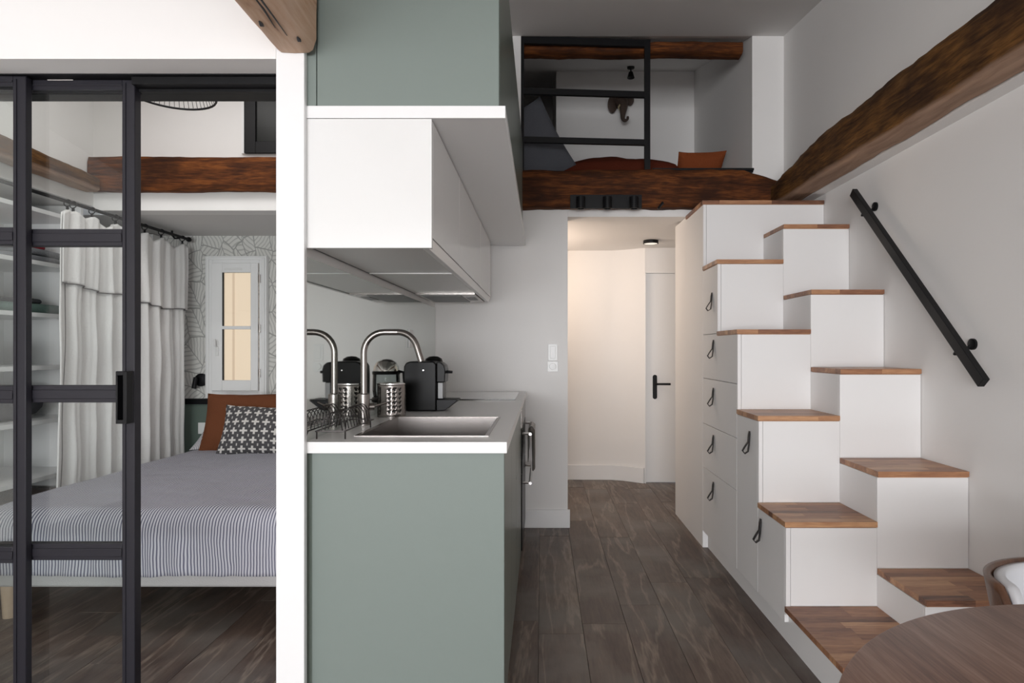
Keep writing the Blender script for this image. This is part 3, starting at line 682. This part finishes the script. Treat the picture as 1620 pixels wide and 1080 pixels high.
# treads from staves
def tread(x0, x1, y0, y1, z):
    core = mesh_obj('tread', G().box(x0+.004, x1-.004, y0+.004, y1-.002, z-TT, z-TT+.003), 'acacia', ST)
    n = max(4, round((y1-y0)/.046)); w_ = (y1-y0)/n
    for i in range(n):
        xs = x0; first = True
        while xs < x1-1e-4:
            ln = random.uniform(.10, .34) if first else random.uniform(.2, .42); first = False
            xe = xs+ln
            if x1-xe < .08: xe = x1
            mesh_obj('stave', G().box(xs+.0002, xe-.0002, y0+i*w_+.0002, y0+(i+1)*w_-.0002, z-TT+.0032, z), 'acacia', core, smooth=0)
            xs = xe
OV = .006
for k in range(6):
    x1 = XM+.0 if k < 5 else XR
    tread(XL-.006, x1-.0008, FL[k]-OV, (FLx[k+1]-.0008), ZL[k])
for k in range(5):
    tread(XM+.0004, XR-.001, FR[k]-OV, FRx[k+1]-.0008, ZR[k])
# fronts on the aisle side
def pull(front, y, z, name='pull'):
    """hanging leather loop held by one screw"""
    xw = XL-.001
    p = [(xw-.004, y, z+.018), (xw-.008, y, z), (xw-.012, y-.004, z-.03), (xw-.028, y-.007, z-.052), (xw-.038, y-.006, z-.070), (xw-.027, y-.003, z-.084), (xw-.011, y, z-.074), (xw-.006, y+.002, z-.045), (xw-.005, y+.001, z-.02), (xw-.004, y, z+.01)]
    g = G(); hw = .0085
    # ribbon with width along y
    A = [g.bm.verts.new((q[0], q[1]-hw, q[2])) for q in p]; B = [g.bm.verts.new((q[0], q[1]+hw, q[2])) for q in p]
    for i in range(len(p)-1): g.bm.faces.new((A[i], A[i+1], B[i+1], B[i]))
    o = mesh_obj('pull', g, 'leather', front, solid=.003, smooth=60)
    return o
def front(name, y0, y1, z0, z1, py=None, pz=None):
    o = mesh_obj(name, G().box(XL, XL+.0165, y0+.0015, y1-.0015, z0+.0015, z1-.0015), 'stair_white', ST, bevel=.001)
    if py is not None: pull(o, py, pz)
    return o
mesh_obj('side_panel', G().box(XL, XL+.0165, 3.5695, 3.973, 0, ZL[5]-TT-.001), 'stair_white', ST)
mesh_obj('rear_body', G().box(XL, XR-.001, 3.974, 4.30, 0, 2.052), 'stair_white', ST)
Y0 = 3.568
def zy(ypx, s): return EYE-(ypx-553)/s
front('door', FL[4]+.012, Y0, 1.262, ZL[4]-TT, 3.36, 1.475)
front('drawer', FL[3]+.012, Y0, 1.0065, 1.262, 3.33, 1.21)
front('drawer', FL[3]+.012, Y0, .740, 1.0065, 3.33, .945)
front('drawer', FL[3]+.012, Y0, .4826, .740, 3.33, .683)
front('drawer', FL[3]+.012, Y0, .10, .4826, 3.33, .423)
front('door', FL[2]+.012, FL[3]+.012, .10, ZL[2]-TT, 2.75, .783)
front('door', FL[1]+.012, FL[2]+.012, .10, ZL[1]-TT, 2.61, .421)
# handrail on the right wall
a = Vector((1.615, 3.115, 1.99)); b_ = Vector((1.615, 2.195, 1.052))
t = thing('handrail', 'black metal handrail sloping down the wall beside the staircase', 'handrail', (1.66, 2.65, 1.5))
d = (b_-a).normalized(); nrm = Vector((1, 0, 0)); up = d.cross(nrm).normalized()
if up.z < 0: up = -up
g = G(); vs = []
for p in (a, b_):
    for sx, sz in ((-1, -1), (1, -1), (1, 1), (-1, 1)):
        q = p+nrm*sx*.0125+up*sz*.021
        if p is b_: q = q
        vs.append(g.bm.verts.new(q))
for f in ((0,1,2,3), (7,6,5,4), (0,4,5,1), (1,5,6,2), (2,6,7,3), (3,7,4,0)): g.bm.faces.new([vs[i] for i in f])
mesh_obj('bar', g, 'black', t, bevel=.002)
for q in (.12, .86):
    p = a.lerp(b_, q)-up*.022; dr = p+up*.022
    br = mesh_obj('bracket', G().tube([p+up*.002, p-up*.014, p-up*.016+Vector((.02, 0, 0)), Vector((1.668, dr.y, dr.z+.012))], .007, 8), 'black', t)
    pc = Vector((1.670, dr.y, dr.z+.012))
    mesh_obj('rosette', G().lathe([(.022, 0), (.022, -.009), (.012, -.011)], pc, 20, 'x'), 'black', br)
# ------------------------------------------------------------------ LOFT THINGS
# railing
t = thing('loft_railing', 'black metal railing panel with two crossbars at the loft edge', 'railing', (.3, 3.99, 2.33))
ry = 3.983; T = .024
A = px(822.5, 57, 238.5); B = px(1028.5, 62, 237.5)
zb = 2.335
mesh_obj('post', G().box(A.x, A.x+.027, ry, ry+T, zb, A.z), 'black', t)
mesh_obj('post', G().box(B.x-.036, B.x+.002, ry+.02, ry+.02+T, zb, B.z), 'black', t)
def bar(z0, z1, h=T, nm='crossbar'):
    g = G(); xa, xb = A.x+.0272, B.x-.0362
    v = [g.bm.verts.new(p) for p in ((xa, ry, z0-h), (xb, ry+.02, z1-h), (xb, ry+.02+T, z1-h), (xa, ry+T, z0-h), (xa, ry, z0), (xb, ry+.02, z1), (xb, ry+.02+T, z1), (xa, ry+T, z0))]
    for f in ((3,2,1,0),(4,5,6,7),(0,1,5,4),(1,2,6,5),(2,3,7,6),(3,0,4,7)): g.bm.faces.new([v[i] for i in f])
    mesh_obj(nm, g, 'black', t)
bar(A.z, B.z, .046, 'top_rail'); bar(zy(138.5, 238.5), zy(144, 237.5), .04); bar(zy(215.5, 238.5), zy(220, 237.5), .038)
bar(2.360, 2.360, .02, 'bottom_rail')
p0 = px(1031, 274, 239); p1 = px(1190, 274, 239)
solo('loft_edge_strip', G().box(p0.x, p1.x, 3.94, 3.974, 2.352, 2.366).box(p0.x, p1.x, 3.955, 3.972, 2.342, 2.352), 'black', 'flat black metal strip on the loft floor edge right of the railing', 'metal strip')
# spotlights on the beam
t = thing('spotlight_bar', 'black ceiling-style bar of three cylinder spotlights on the loft beam', 'spotlight', (.42, 3.88, 2.1))
a, b_ = px(902, 308.5, 245), px(1015, 330, 245)
mesh_obj('backplate', G().box(a.x, b_.x, 3.868, 3.885, b_.z, a.z), 'black', t, bevel=.001)
for xp in (918.5, 960.5, 1002.5):
    q = px(xp, 331, 247)
    cy = mesh_obj('spot', G().lathe([(.029, 2.148), (.029, 2.073), (.024, 2.073), (.022, 2.09)], (q.x, 3.832, 0), 24), 'black', t)
    mesh_obj('lens', G().lathe([(.0215, 2.0895), (.0215, 2.085)], (q.x, 3.832, 0), 20), 'chrome', cy)
solo('wall_clip', G().tube([px(1041, 330, 246), px(1049, 320, 246)], [.007, .009], 8), 'black', 'tiny slanted black clip on the loft beam right of the spotlights', 'clip')

def cushion(w_, h_, th, mat, M4, name, label, cat, group=None, n=22, pinch=.10, sag=0, uvs=False, seed=0, puff=.5):
    g = G()
    uvl = g.bm.loops.layers.uv.new('UVMap')
    for side in (1, -1):
        V = []
        for i in range(n+1):
            row = []
            for j in range(n+1):
                u, v = -1+2*i/n, -1+2*j/n
                e = max(0, (1-u*u))*max(0, (1-v*v))
                px_ = u*(1-pinch*(1-v*v)*abs(u)**2*.6); py_ = v*(1-pinch*(1-u*u)*abs(v)**2*.6)
                q = Vector((px_*w_/2, side*th/2*(e**puff), py_*h_/2))
                nv = noise.noise_vector(Vector((q.x*7+seed, q.z*7+seed, side*.3)))
                q += Vector((0, nv.y*.02*e, nv.z*.008)); q.z -= sag*(1-abs(u))*max(0, v)*h_
                row.append(g.bm.verts.new(q))
            V.append(row)
        for i in range(n):
            for j in range(n):
                f = g.bm.faces.new((V[i][j], V[i+1][j], V[i+1][j+1], V[i][j+1]))
                for lp, (a, b_) in zip(f.loops, ((i, j), (i+1, j), (i+1, j+1), (i, j+1))): lp[uvl].uv = (a/n, b_/n)
    bmesh.ops.remove_doubles(g.bm, verts=g.bm.verts, dist=1e-4)
    g.xf(M4)
    return solo(name, g, mat, label, cat, group, smooth=80)
def T4(loc, rx=0, ry_=0, rz=0):
    return Matrix.Translation(loc) @ Matrix.Rotation(rz, 4, 'Z') @ Matrix.Rotation(rx, 4, 'X') @ Matrix.Rotation(ry_, 4, 'Y')
cushion(.52, .52, .12, 'felt', T4((-.10, 4.20, 2.575), .15, math.radians(-33), .25), 'floor_cushion', 'large grey felt cushion standing behind the left end of the loft railing', 'cushion', seed=4)
cushion(.92, .42, .24, 'rust_dark', T4((.55, 4.48, 2.475), PI/2+.2, 0, -.05), 'lounge_cushion', 'long dark rust cushion lying flat on the loft floor behind the railing', 'cushion', seed=8, puff=.28)
cushion(.36, .36, .16, 'orange', T4((1.17, 4.50, 2.49), .75, math.radians(-4), .12), 'throw_pillow', 'burnt orange cushion slumped in the right corner of the loft', 'cushion', seed=12)
# elephant head ornament on the loft end wall
s_ = 178; E0 = px(980, 150, s_)
t = thing('elephant_ornament', 'brown elephant head ornament with curled trunk on the loft end wall', 'ornament', (E0.x, 5.48, E0.z-.2))
ey = 5.36
me = bpy.data.meshes.new('head')
def pe(xp, yp, dy=0):
    q = px(xp, yp, s_); return (q.x-ORG[t.name].x, ey+dy-ORG[t.name].y, q.z-ORG[t.name].z)
chain = [(984, 152, .09, .070), (986, 158, .04, .062), (987, 167, 0, .044), (986, 176, -.02, .030), (985, 184, -.03, .024), (985, 190, -.035, .020), (989, 192.5, -.035, .018), (993, 189, -.03, .014), (993, 184, -.03, .011)]
me.from_pydata([pe(c[0], c[1], c[2]) for c in chain], [(i, i+1) for i in range(len(chain)-1)], [])
ho = bpy.data.objects.new('head', me); C.objects.link(ho); ho.parent = t; me.materials.append(M['elephant']); ORG[ho.name] = ORG[t.name]
ho.modifiers.new('skin', 'SKIN'); 
for i, c in enumerate(chain): me.skin_vertices[0].data[i].radius = (c[3], c[3])
me.skin_vertices[0].data[0].use_root = True
sb = ho.modifiers.new('sub', 'SUBSURF'); sb.levels = 2; sb.render_levels = 2
q = px(971, 158, s_); g = G().ball((0, 0, 0), .050, .016, .082); g.xf(T4((q.x, ey+.07, q.z), 0, math.radians(8), math.radians(25)))
mesh_obj('ear', g, 'elephant', t)
q = px(999, 150, s_); g = G().ball((0, 0, 0), .040, .016, .055); g.xf(T4((q.x, ey+.08, q.z), 0, math.radians(-15), math.radians(-35)))
mesh_obj('ear', g, 'elephant', t)
a1, a2, a3 = px(981, 165, s_), px(978, 171, s_), px(979, 177, s_)
mesh_obj('tusk', G().tube([(a1.x, ey-.01, a1.z), (a2.x, ey-.04, a2.z), (a3.x, ey-.06, a3.z)], [.008, .006, .002], 8), 'ivory', t)
mesh_obj('mount', G().box(E0.x-.05, E0.x+.09, 5.47, 5.488, E0.z-.06, E0.z+.06), 'elephant', t, bevel=.004)
# small spotlight above it
q = px(998, 101, 182); yq = 950/182
t = thing('ceiling_spotlight', 'small black swivelling spotlight on the loft ceiling above the elephant ornament', 'spotlight', (q.x, yq, zc(yq)))
zq = zc(yq)
mesh_obj('rose', G().lathe([(.032, .008), (.032, -.012), (.01, -.016)], (q.x, yq, zq-.004), 16), 'black', t)
mesh_obj('stem', G().tube([(q.x, yq, zq-.01), (q.x, yq, zq-.055)], .006, 8), 'black', t)
mesh_obj('lamp_head', G().lathe([(.018, -.05), (.032, -.10), (.030, -.10), (.0, -.08)], (q.x, yq, zq), 16), 'black', t)

# ------------------------------------------------------------------ SLIDING DOORS
def slide_door(xr, xl, y0, y1, label, handle=False, wl=.042):
    t = thing('sliding_door', label, 'door', ((xl+xr)/2, (y0+y1)/2, 0), 'black framed sliding glass doors')
    SW = .0405; z1 = 2.0213
    mesh_obj('stile', G().box(xr-SW, xr, y0, y1, .012, z1), 'door_metal', t, bevel=.002)
    mesh_obj('stile', G().box(xl, xl+SW, y0, y1, .012, z1), 'door_metal', t, bevel=.002)
    for a, b_, nm in ((1.990, z1, 'top_rail'), (1.500, 1.553, 'glazing_rail'), (1.008, 1.062, 'glazing_rail'), (.513, .564, 'glazing_rail'), (.012, .075, 'bottom_rail')):
        mesh_obj(nm, G().box(xl+SW, xr-SW, y0, y1, a, b_).box(xl+SW, xr-SW, y0-.003, y0-.0002, a+.012, b_-.014), 'door_metal', t, bevel=.0015)
    mesh_obj('glazing_bead', G().box(xr-SW+.006, xr-SW+.013, y0-.003, y0-.0002, .03, z1-.01).box(xl+.02, xl+.027, y0-.003, y0-.0002, .03, z1-.01), 'door_metal', t)
    for a, b_ in ((1.553, 1.990), (1.062, 1.500), (.564, 1.008), (.075, .513)):
        mesh_obj('pane', G().box(xl+SW, xr-SW, (y0+y1)/2-.003, (y0+y1)/2+.003, a, b_), 'glass', t)
    if handle:
        hx0, hx1, hz0, hz1 = xr-.053, xr-.0005, EYE-(669-553)/508, EYE-(587-553)/508
        g = G().box(hx0, hx1, y0-.008, y0-.0035, hz0, hz1)
        pl = mesh_obj('pull_plate', g, 'door_metal', t, bevel=.001)
        g = G().box(hx1-.012, hx1, y0-.036, y0-.0085, hz0, hz1).box(hx0+.018, hx1-.012, y0-.036, y0-.0085, hz0, hz0+.012).box(hx0+.018, hx1-.012, y0-.036, y0-.0085, hz1-.012, hz1).box(hx0+.018, hx0+.024, y0-.036, y0-.0085, hz0+.012, hz1-.012)
        mesh_obj('pull_handle', g, 'black', pl, bevel=.001)
    return t
slide_door(-1.598, -2.52, 1.859, 1.882, 'front sliding glass door, its stile nearer the left edge of the picture')
slide_door(-1.279, -2.20, 1.886, 1.916, 'rear sliding glass door carrying the black pull handle', True)
t = thing('door_track', 'black overhead track of the sliding glass doors', 'track', (-2.0, 1.92, 1.99))
g = G().box(-3.3, -.785, 1.919, 1.975, 1.990, 2.0215).box(-3.3, -.785, 1.853, 1.975, 2.0218, 2.0255).box(-1.276, -.785, 1.866, 1.9185, 1.999, 2.0217).box(-1.276, -.785, 1.900, 1.9185, 1.990, 1.9985)
mesh_obj('rail_profile', g, 'black', t)
mesh_obj('roller', G().tube([(-1.55, 1.884, 2.0197), (-1.47, 1.884, 2.0197)], .0025, 8), 'chrome', t)

# ------------------------------------------------------------------ BEDROOM
BX0, BX1, BY0, BY1 = -2.42, -.90, 2.545, 4.46
t = thing('bed', 'double bed with pale grey upholstered base on round wooden legs', 'bed', (-1.66, 3.5, 0))
mesh_obj('bed_base', G().box(BX0, BX1, BY0, BY1, .165, .30), 'boxspring', t, bevel=.012)
mesh_obj('mattress', G().box(BX0, BX1, BY0, BY1, .301, .475), 'linen', t, bevel=.03)
for lx_, ly_ in ((BX0+.08, BY0+.10), (BX1-.08, BY0+.10), (BX0+.08, BY1-.1), (BX1-.08, BY1-.1)):
    mesh_obj('leg', G().lathe([(.028, .0), (.036, .164)], (lx_, ly_, 0), 24), 'pale_wood', t)
def duvet(u, v):
    W_ = BX1-BX0; hang = .262; top = .489; R_ = .075
    def fold(sd, inner_len):   # arc length from hem -> (horizontal offset, drop)
        if sd < hang-R_: return -.015, hang-sd-.0
        q = sd-(hang-R_)
        if q < R_*PI/2:
            a = q/R_; return -.015+R_*(1-math.cos(a)), R_*(1-math.sin(a))
        return -.015+R_+(q-R_*PI/2), 0
    totx = W_+.03-2*R_+2*(hang-R_)+R_*PI; toty = (BY1-.02-BY0+.015-R_)+(hang-R_)+R_*PI/2
    su = u*totx; ox, dx = fold(su if u < .5 else totx-su, 0)
    X = BX0+ox if u < .5 else BX1-ox
    oy, dy = fold(v*toty, 0); Y = BY0+oy
    z = top-max(dx, dy)-.25*min(dx, dy)
    n1 = noise.noise(Vector((X*3, Y*3, 1.7))); n2 = noise.noise(Vector((X*11, Y*9, z*5))); n3 = noise.noise(Vector((X*18, 3.1, 0)))
    z += .010*n1+.005*n2
    if dy > .05: Y += -.012*n3*min(1, dy/.2)-.006*n2; z += .012*noise.noise(Vector((X*3.3, 9, 0)))*min(1, dy/.25)
    if dy > 0 and dx < .05: z -= .012*(X-BX0)/W_*min(1, dy/.28)
    return (X, Y, max(z, .18))
solo('duvet', G().grid(duvet, 120, 130), 'duvet', 'fine blue-and-white striped duvet spread over the double bed', 'duvet', smooth=180, solid=.012)
# pillows
cushion(.46, .40, .13, 'pillow_stripe', T4((-2.19, 4.285, .585), math.radians(-62), 0, .1), 'bed_pillow', 'finely striped grey pillow at the left of the bed head', 'pillow', seed=1)
cushion(.60, .42, .13, 'rust', T4((-2.03, 4.14, .672), math.radians(-20), math.radians(0), .06), 'back_cushion', 'rust brown linen cushion leaning behind the patterned cushion', 'cushion', seed=2)
cushion(.52, .34, .12, 'crosses', T4((-1.875, 4.00, .636), math.radians(-22), math.radians(2), .05), 'patterned_cushion', 'dark grey cushion with white crosses at the front of the bed head', 'cushion', seed=3)
# sconce
q = px(315, 601, 213)
t = thing('wall_sconce', 'small round black reading lamp on the wallpaper left of the window', 'lamp', (q.x, 4.49, q.z))
mesh_obj('disc', G().lathe([(.048, 0), (.048, -.016), (.03, -.022)], (q.x, 4.4985, q.z), 28, 'y'), 'black', t)
mesh_obj('lamp_tube', G().tube([(q.x-.018, 4.45, q.z+.02), (q.x-.022, 4.43, q.z-.06)], .016, 16), 'black', t)
q = px(319, 678, 213)
t = thing('bedroom_socket', 'white square socket on the green wainscot beside the bed', 'socket', (q.x, 4.49, q.z))
mesh_obj('plate', G().box(q.x-.042, q.x+.042, 4.486, 4.4948, q.z-.042, q.z+.042), 'plastic_white', t, bevel=.002)
mesh_obj('cover', G().lathe([(.02, 0), (.02, -.003)], (q.x, 4.4858, q.z), 20, 'y'), 'plastic_white', t)
# pendant (only its lower rim shows under the track)
t = thing('pendant_lamp', 'wide black-rimmed wire pendant shade hanging in the bedroom', 'lamp', (-1.86, 3.0, 2.44))
pcx, pcy, pz = -1.86, 3.0, 2.455
prof = []
R0 = .205
mesh_obj('rim', G().tube([(pcx+R0*math.cos(2*PI*i/40), pcy+R0*math.sin(2*PI*i/40), pz) for i in range(40)], .0055, 6, closed=True), 'black', t)
g = G()
for i in range(56):
    a = 2*PI*i/56; pts_ = []
    for j in range(7):
        b2 = j/6; r = R0*(1-b2*.75)**.8; pts_.append((pcx+r*math.cos(a), pcy+r*math.sin(a), pz+.20*b2**.7))
    g.tube(pts_, .0016, 4, cap=False)
o = mesh_obj('wire_shade', g, 'wire', t); o['kind'] = 'stuff'
mesh_obj('cord', G().tube([(pcx, pcy, pz+.19), (pcx, pcy, zc(pcy)-.005)], .003, 6), 'black', t)
mesh_obj('bulb', G().ball((pcx, pcy, pz+.14), .03, .03, .04, 12), 'plastic_white', t)

# curtain rod with rings
RX, RZ = -2.60, 1.985
t = thing('curtain_rod', 'black curtain rod with a ball end on the left bedroom wall', 'curtain rod', (RX, 3.2, RZ))
mesh_obj('rod', G().tube([(RX, 2.02, RZ), (RX, 4.40, RZ)], .010, 12), 'black', t)
mesh_obj('finial', G().ball((RX, 4.42, RZ), .018, .024, .018, 10), 'black', t)
for yb in (4.30, 2.30): mesh_obj('bracket', G().tube([(RX, yb, RZ-.012), (RX-.03, yb, RZ-.014), (RX-.05, yb, RZ+.01), (RX-.05, yb, 2.026 if yb > 3 else 2.20)], .007, 8), 'black', t)
ring_ys1 = [3.29, 3.33, 3.47, 3.66]; ring_ys2 = [3.93, 4.10, 4.34]
ORD = ['foremost', 'second', 'third', 'fourth', 'fifth', 'sixth', 'rearmost']; rn = [0]
def ring(y, label):
    label = label % ORD[rn[0]]; rn[0] += 1
    tt = thing('curtain_ring', label, 'ring', (RX, y, RZ), 'curtain rings on the bedroom rod')
    mesh_obj('hoop', G().tube([(RX+.019*math.cos(2*PI*i/20), y+.003*math.sin(2*PI*i/20), RZ-.008+.019*math.sin(2*PI*i/20)) for i in range(20)], .0028, 6, closed=True), 'black', tt)
    mesh_obj('clip', G().box(RX-.004, RX+.004, y-.006, y+.006, RZ-.052, RZ-.027), 'black', tt)
for y in ring_ys1: ring(y, '%s black ring along the curtain rod counted from the camera, on the front curtain')
for y in ring_ys2: ring(y, '%s black ring along the curtain rod counted from the camera, on the rear curtain')
def curtain(ya, yb, rings, label, vz0, vz1, nf, ph, flare):
    t = thing('linen_curtain', label, 'curtain', (RX, (ya+yb)/2, .01), 'white linen curtains in the bedroom')
    ztop = RZ-.045
    def top(y):
        ds = sorted(abs(y-r) for r in rings); return ztop-.9*min(ds[0], .09)**1.25
    def body(off, z0f, amp):
        def f(u, v):
            y = ya+(yb-ya)*u; zt = top(y); z0 = z0f(u); z = z0+(zt-z0)*v
            dn = (zt-z)/1.9
            xo = amp*(.35+.65*min(1, dn*2.5))*(math.sin(u*nf*2*PI+ph)+.35*math.sin(u*nf*4.3*PI+1+ph))
            xo += .012*noise.noise(Vector((y*6, z*2.5, 3)))
            return (RX+off+xo, y-flare*(1-u)*dn*.5+.012*noise.noise(Vector((u*5, z*3, 8))), z)
        return f
    cl = mesh_obj('cloth', G().grid(body(0, lambda u: .012, .026), 110, 60), 'linen', t, solid=.003, smooth=180)
    vzf = lambda u: vz0+(vz1-vz0)*u+.008*math.sin(u*9)
    va = mesh_obj('valance', G().grid(body(.014, vzf, .024), 110, 26), 'linen', t, solid=.003, smooth=180)
    hem = body(.0145, vzf, .024)
    g = G(); g.tube([hem(i/110, .0) for i in range(111)], .0035, 5)
    mesh_obj('stitched_hem', g, 'stitch', va)
    g = G(); f2 = body(.003, lambda u: .012, .026)
    g.tube([f2(.085, j/40) for j in range(34)], .003, 5).tube([f2(.105, j/40) for j in range(34)], .002, 5)
    mesh_obj('stitched_edge', g, 'stitch', cl)
curtain(3.235, 3.80, ring_ys1, 'white linen curtain with a stitched valance seen through the sliding doors', 1.535, 1.50, 5, .6, .12)
curtain(3.82, 4.385, ring_ys2, 'white linen curtain hanging next to the window wall', 1.475, 1.455, 4.5, 2.4, .0)

# shelving unit (closet)
t = thing('shelf_unit', 'white open shelving unit behind the bedroom curtains', 'shelving', (-3.0, 3.0, 0))
mesh_obj('side_panel', G().box(-3.245, -2.78, 3.62, 3.638, 0, 2.04), 'white_lac', t)
mesh_obj('side_panel', G().box(-3.245, -2.78, 2.05, 2.068, 0, 2.04), 'white_lac', t)
mesh_obj('back_panel', G().box(-3.248, -3.2455, 2.05, 3.638, 0, 2.04), 'white_lac', t)
SH = [1.955, 1.665, 1.378, 1.085, .785, .47]
for z in SH: mesh_obj('shelf', G().box(-3.245, -2.775, 2.069, 3.6195, z-.024, z), 'white_lac', t, bevel=.001)
g = G()
for z in SH[1:]:
    for k in range(5):
        for yy in (3.617,):
            g.box(-3.10, -3.09, yy, 3.6195, z+.07+k*.035, z+.075+k*.035)
mesh_obj('peg_holes', g, 'dark_hole', t)['kind'] = 'stuff'
solo('wooden_chest', G().box(-3.2, -2.80, 2.2, 3.55, 0.001, .36).box(-2.80, -2.79, 2.22, 3.53, .30, .345), 'walnut', 'brown wooden chest on the floor under the shelves', 'chest', bevel=.004)
def folded(name, x0, x1, y0, y1, z0, h_, mat, label, cat, layers=1, group=None, seed=0):
    g = G(); lh = h_/layers
    for l in range(layers):
        n = 14; cz = z0+lh*(l+.5); jx, jy = random.uniform(-.012, .012), random.uniform(-.012, .012)
        prof = []
        for i in range(9):
            a = -PI/2+PI*i/8; prof.append((math.cos(a), math.sin(a)))
        cx, cy, hx_, hy_ = (x0+x1)/2+jx, (y0+y1)/2+jy, (x1-x0)/2, (y1-y0)/2
        rings = []
        for (c_, s2) in prof:
            ring_ = []
            inset = lh*.5*(1-c_)
            for k in range(40):
                a = 2*PI*k/40; ca, sa = math.cos(a), math.sin(a)
                e = 5; den = (abs(ca)**e+abs(sa)**e)**(1/e)
                X, Y = cx+(hx_-inset)*ca/den, cy+(hy_-inset)*sa/den
                nz = noise.noise(Vector((X*9+seed, Y*9, l*3.3)))
                ring_.append(g.bm.verts.new((X, Y, max(z0+.0005, cz+lh*.49*s2+nz*.004))))
            rings.append(ring_)
        for a, b_ in zip(rings, rings[1:]):
            for k in range(40): g.bm.faces.new((a[k], a[(k+1) % 40], b_[(k+1) % 40], b_[k]))
        g.bm.faces.new(rings[0][::-1]); g.bm.faces.new(rings[-1])
    return solo(name, g, mat, label, cat, group, smooth=60)
folded('knitted_blanket', -3.12, -2.80, 3.18, 3.56, SH[1], .072, 'knit', 'folded mottled grey knitted blanket on the second shelf', 'blanket', 2)
folded('red_cloth', -3.06, -2.86, 3.24, 3.50, SH[1]+.074, .045, 'red', 'folded crimson cloth on top of the grey knitted blanket', 'cloth', 1)
folded('green_blanket', -3.14, -2.82, 3.14, 3.58, SH[2], .055, 'teal', 'folded grey-green blanket on the third shelf near the curtain', 'blanket', 1)
folded('dark_garment', -3.05, -2.88, 3.25, 3.50, SH[2]+.057, .03, 'charcoal', 'folded dark garment on top of the grey-green blanket', 'clothes', 1)
folded('charcoal_stack', -3.14, -2.82, 2.84, 3.12, SH[2], .10, 'charcoal', 'stack of folded charcoal clothes at the left on the third shelf', 'clothes', 2)
folded('charcoal_sweater', -3.10, -2.86, 2.88, 3.10, SH[2]+.102, .06, 'charcoal', 'thick charcoal sweater on top of the charcoal stack', 'clothes', 1)
folded('green_towels', -3.14, -2.82, 2.82, 3.12, SH[3], .15, 'teal', 'stack of folded green towels on the fourth shelf', 'towels', 3)
folded('storage_bag', -3.18, -2.82, 2.60, 3.50, SH[4], .19, 'charcoal', 'wide dark grey fabric storage bag on the fifth shelf', 'bag', 1)
folded('white_linen_stack', -3.12, -2.84, 2.82, 3.13, SH[0], .05, 'linen', 'folded white linen on the top shelf', 'linen', 2)
folded('coral_cloth', -3.10, -2.84, 2.80, 3.12, SH[5], .075, 'coral', 'folded coral and white cloth on the lowest shelf', 'cloth', 3)

# ------------------------------------------------------------------ DINING TABLE AND CHAIR (front right)
TC = (.826, .463); TR = .5405; TZ = .75
t = thing('dining_table', 'round walnut dining table in the front right corner', 'table', (TC[0], TC[1], 0))
g = G().lathe([(TR-.035, -.026), (TR-.004, -.006), (TR, -.003), (TR, -.001), (TR-.002, 0)], (0, 0, 0), 128)
g.xf(Matrix.Translation((TC[0], TC[1], TZ)))
top = mesh_obj('tabletop', g, 'walnut_table', t)
mesh_obj('pedestal', G().lathe([(.035, .03), (.035, .69), (.10, .72)], (TC[0], TC[1], 0)), 'black', t)
mesh_obj('foot_plate', G().lathe([(.24, .001), (.24, .012), (.06, .03)], (TC[0], TC[1], 0), 48), 'black', t)

t = thing('tub_chair', 'curved walnut tub chair with white upholstered inside behind the table', 'chair', (1.262, 1.31, 0))
cx, cy = 1.285, 1.31
def shell(r_off, top_off=0, bot=.40):
    def f(u, v):
        a = math.radians(-38+256*u)         # from right arm over the back to left arm
        k = abs(u-.5)*2
        ztop = .645+.012*k-.30*max(0, (k-.66)/.34)**1.1+top_off
        z = bot+(ztop-bot)*v
        r = (.21+.06*v**.7)+r_off
        return (cx+r*math.cos(a), cy+r*.82*math.sin(a), z)
    return f
g = G().grid(shell(0), 60, 14); mesh_obj('outer_shell', g, 'walnut', t, solid=.014, smooth=70)
g = G().grid(shell(-.026, -.004, .43), 60, 14); mesh_obj('inner_padding', g, 'seat_white', t, solid=.022, smooth=70)
mesh_obj('seat', G().lathe([(.17, .385), (.195, .40), (.195, .435), (.18, .455), (0, .46)], (cx, cy, 0), 40, squash=.86), 'seat_white', t)
for sx, sy in ((-1, -1), (1, -1), (1, 1), (-1, 1)):
    mesh_obj('leg', G().tube([(cx+sx*.12, cy+sy*.10, .385), (cx+sx*.19, cy+sy*.16, .001)], [.014, .009], 12), 'walnut', t)
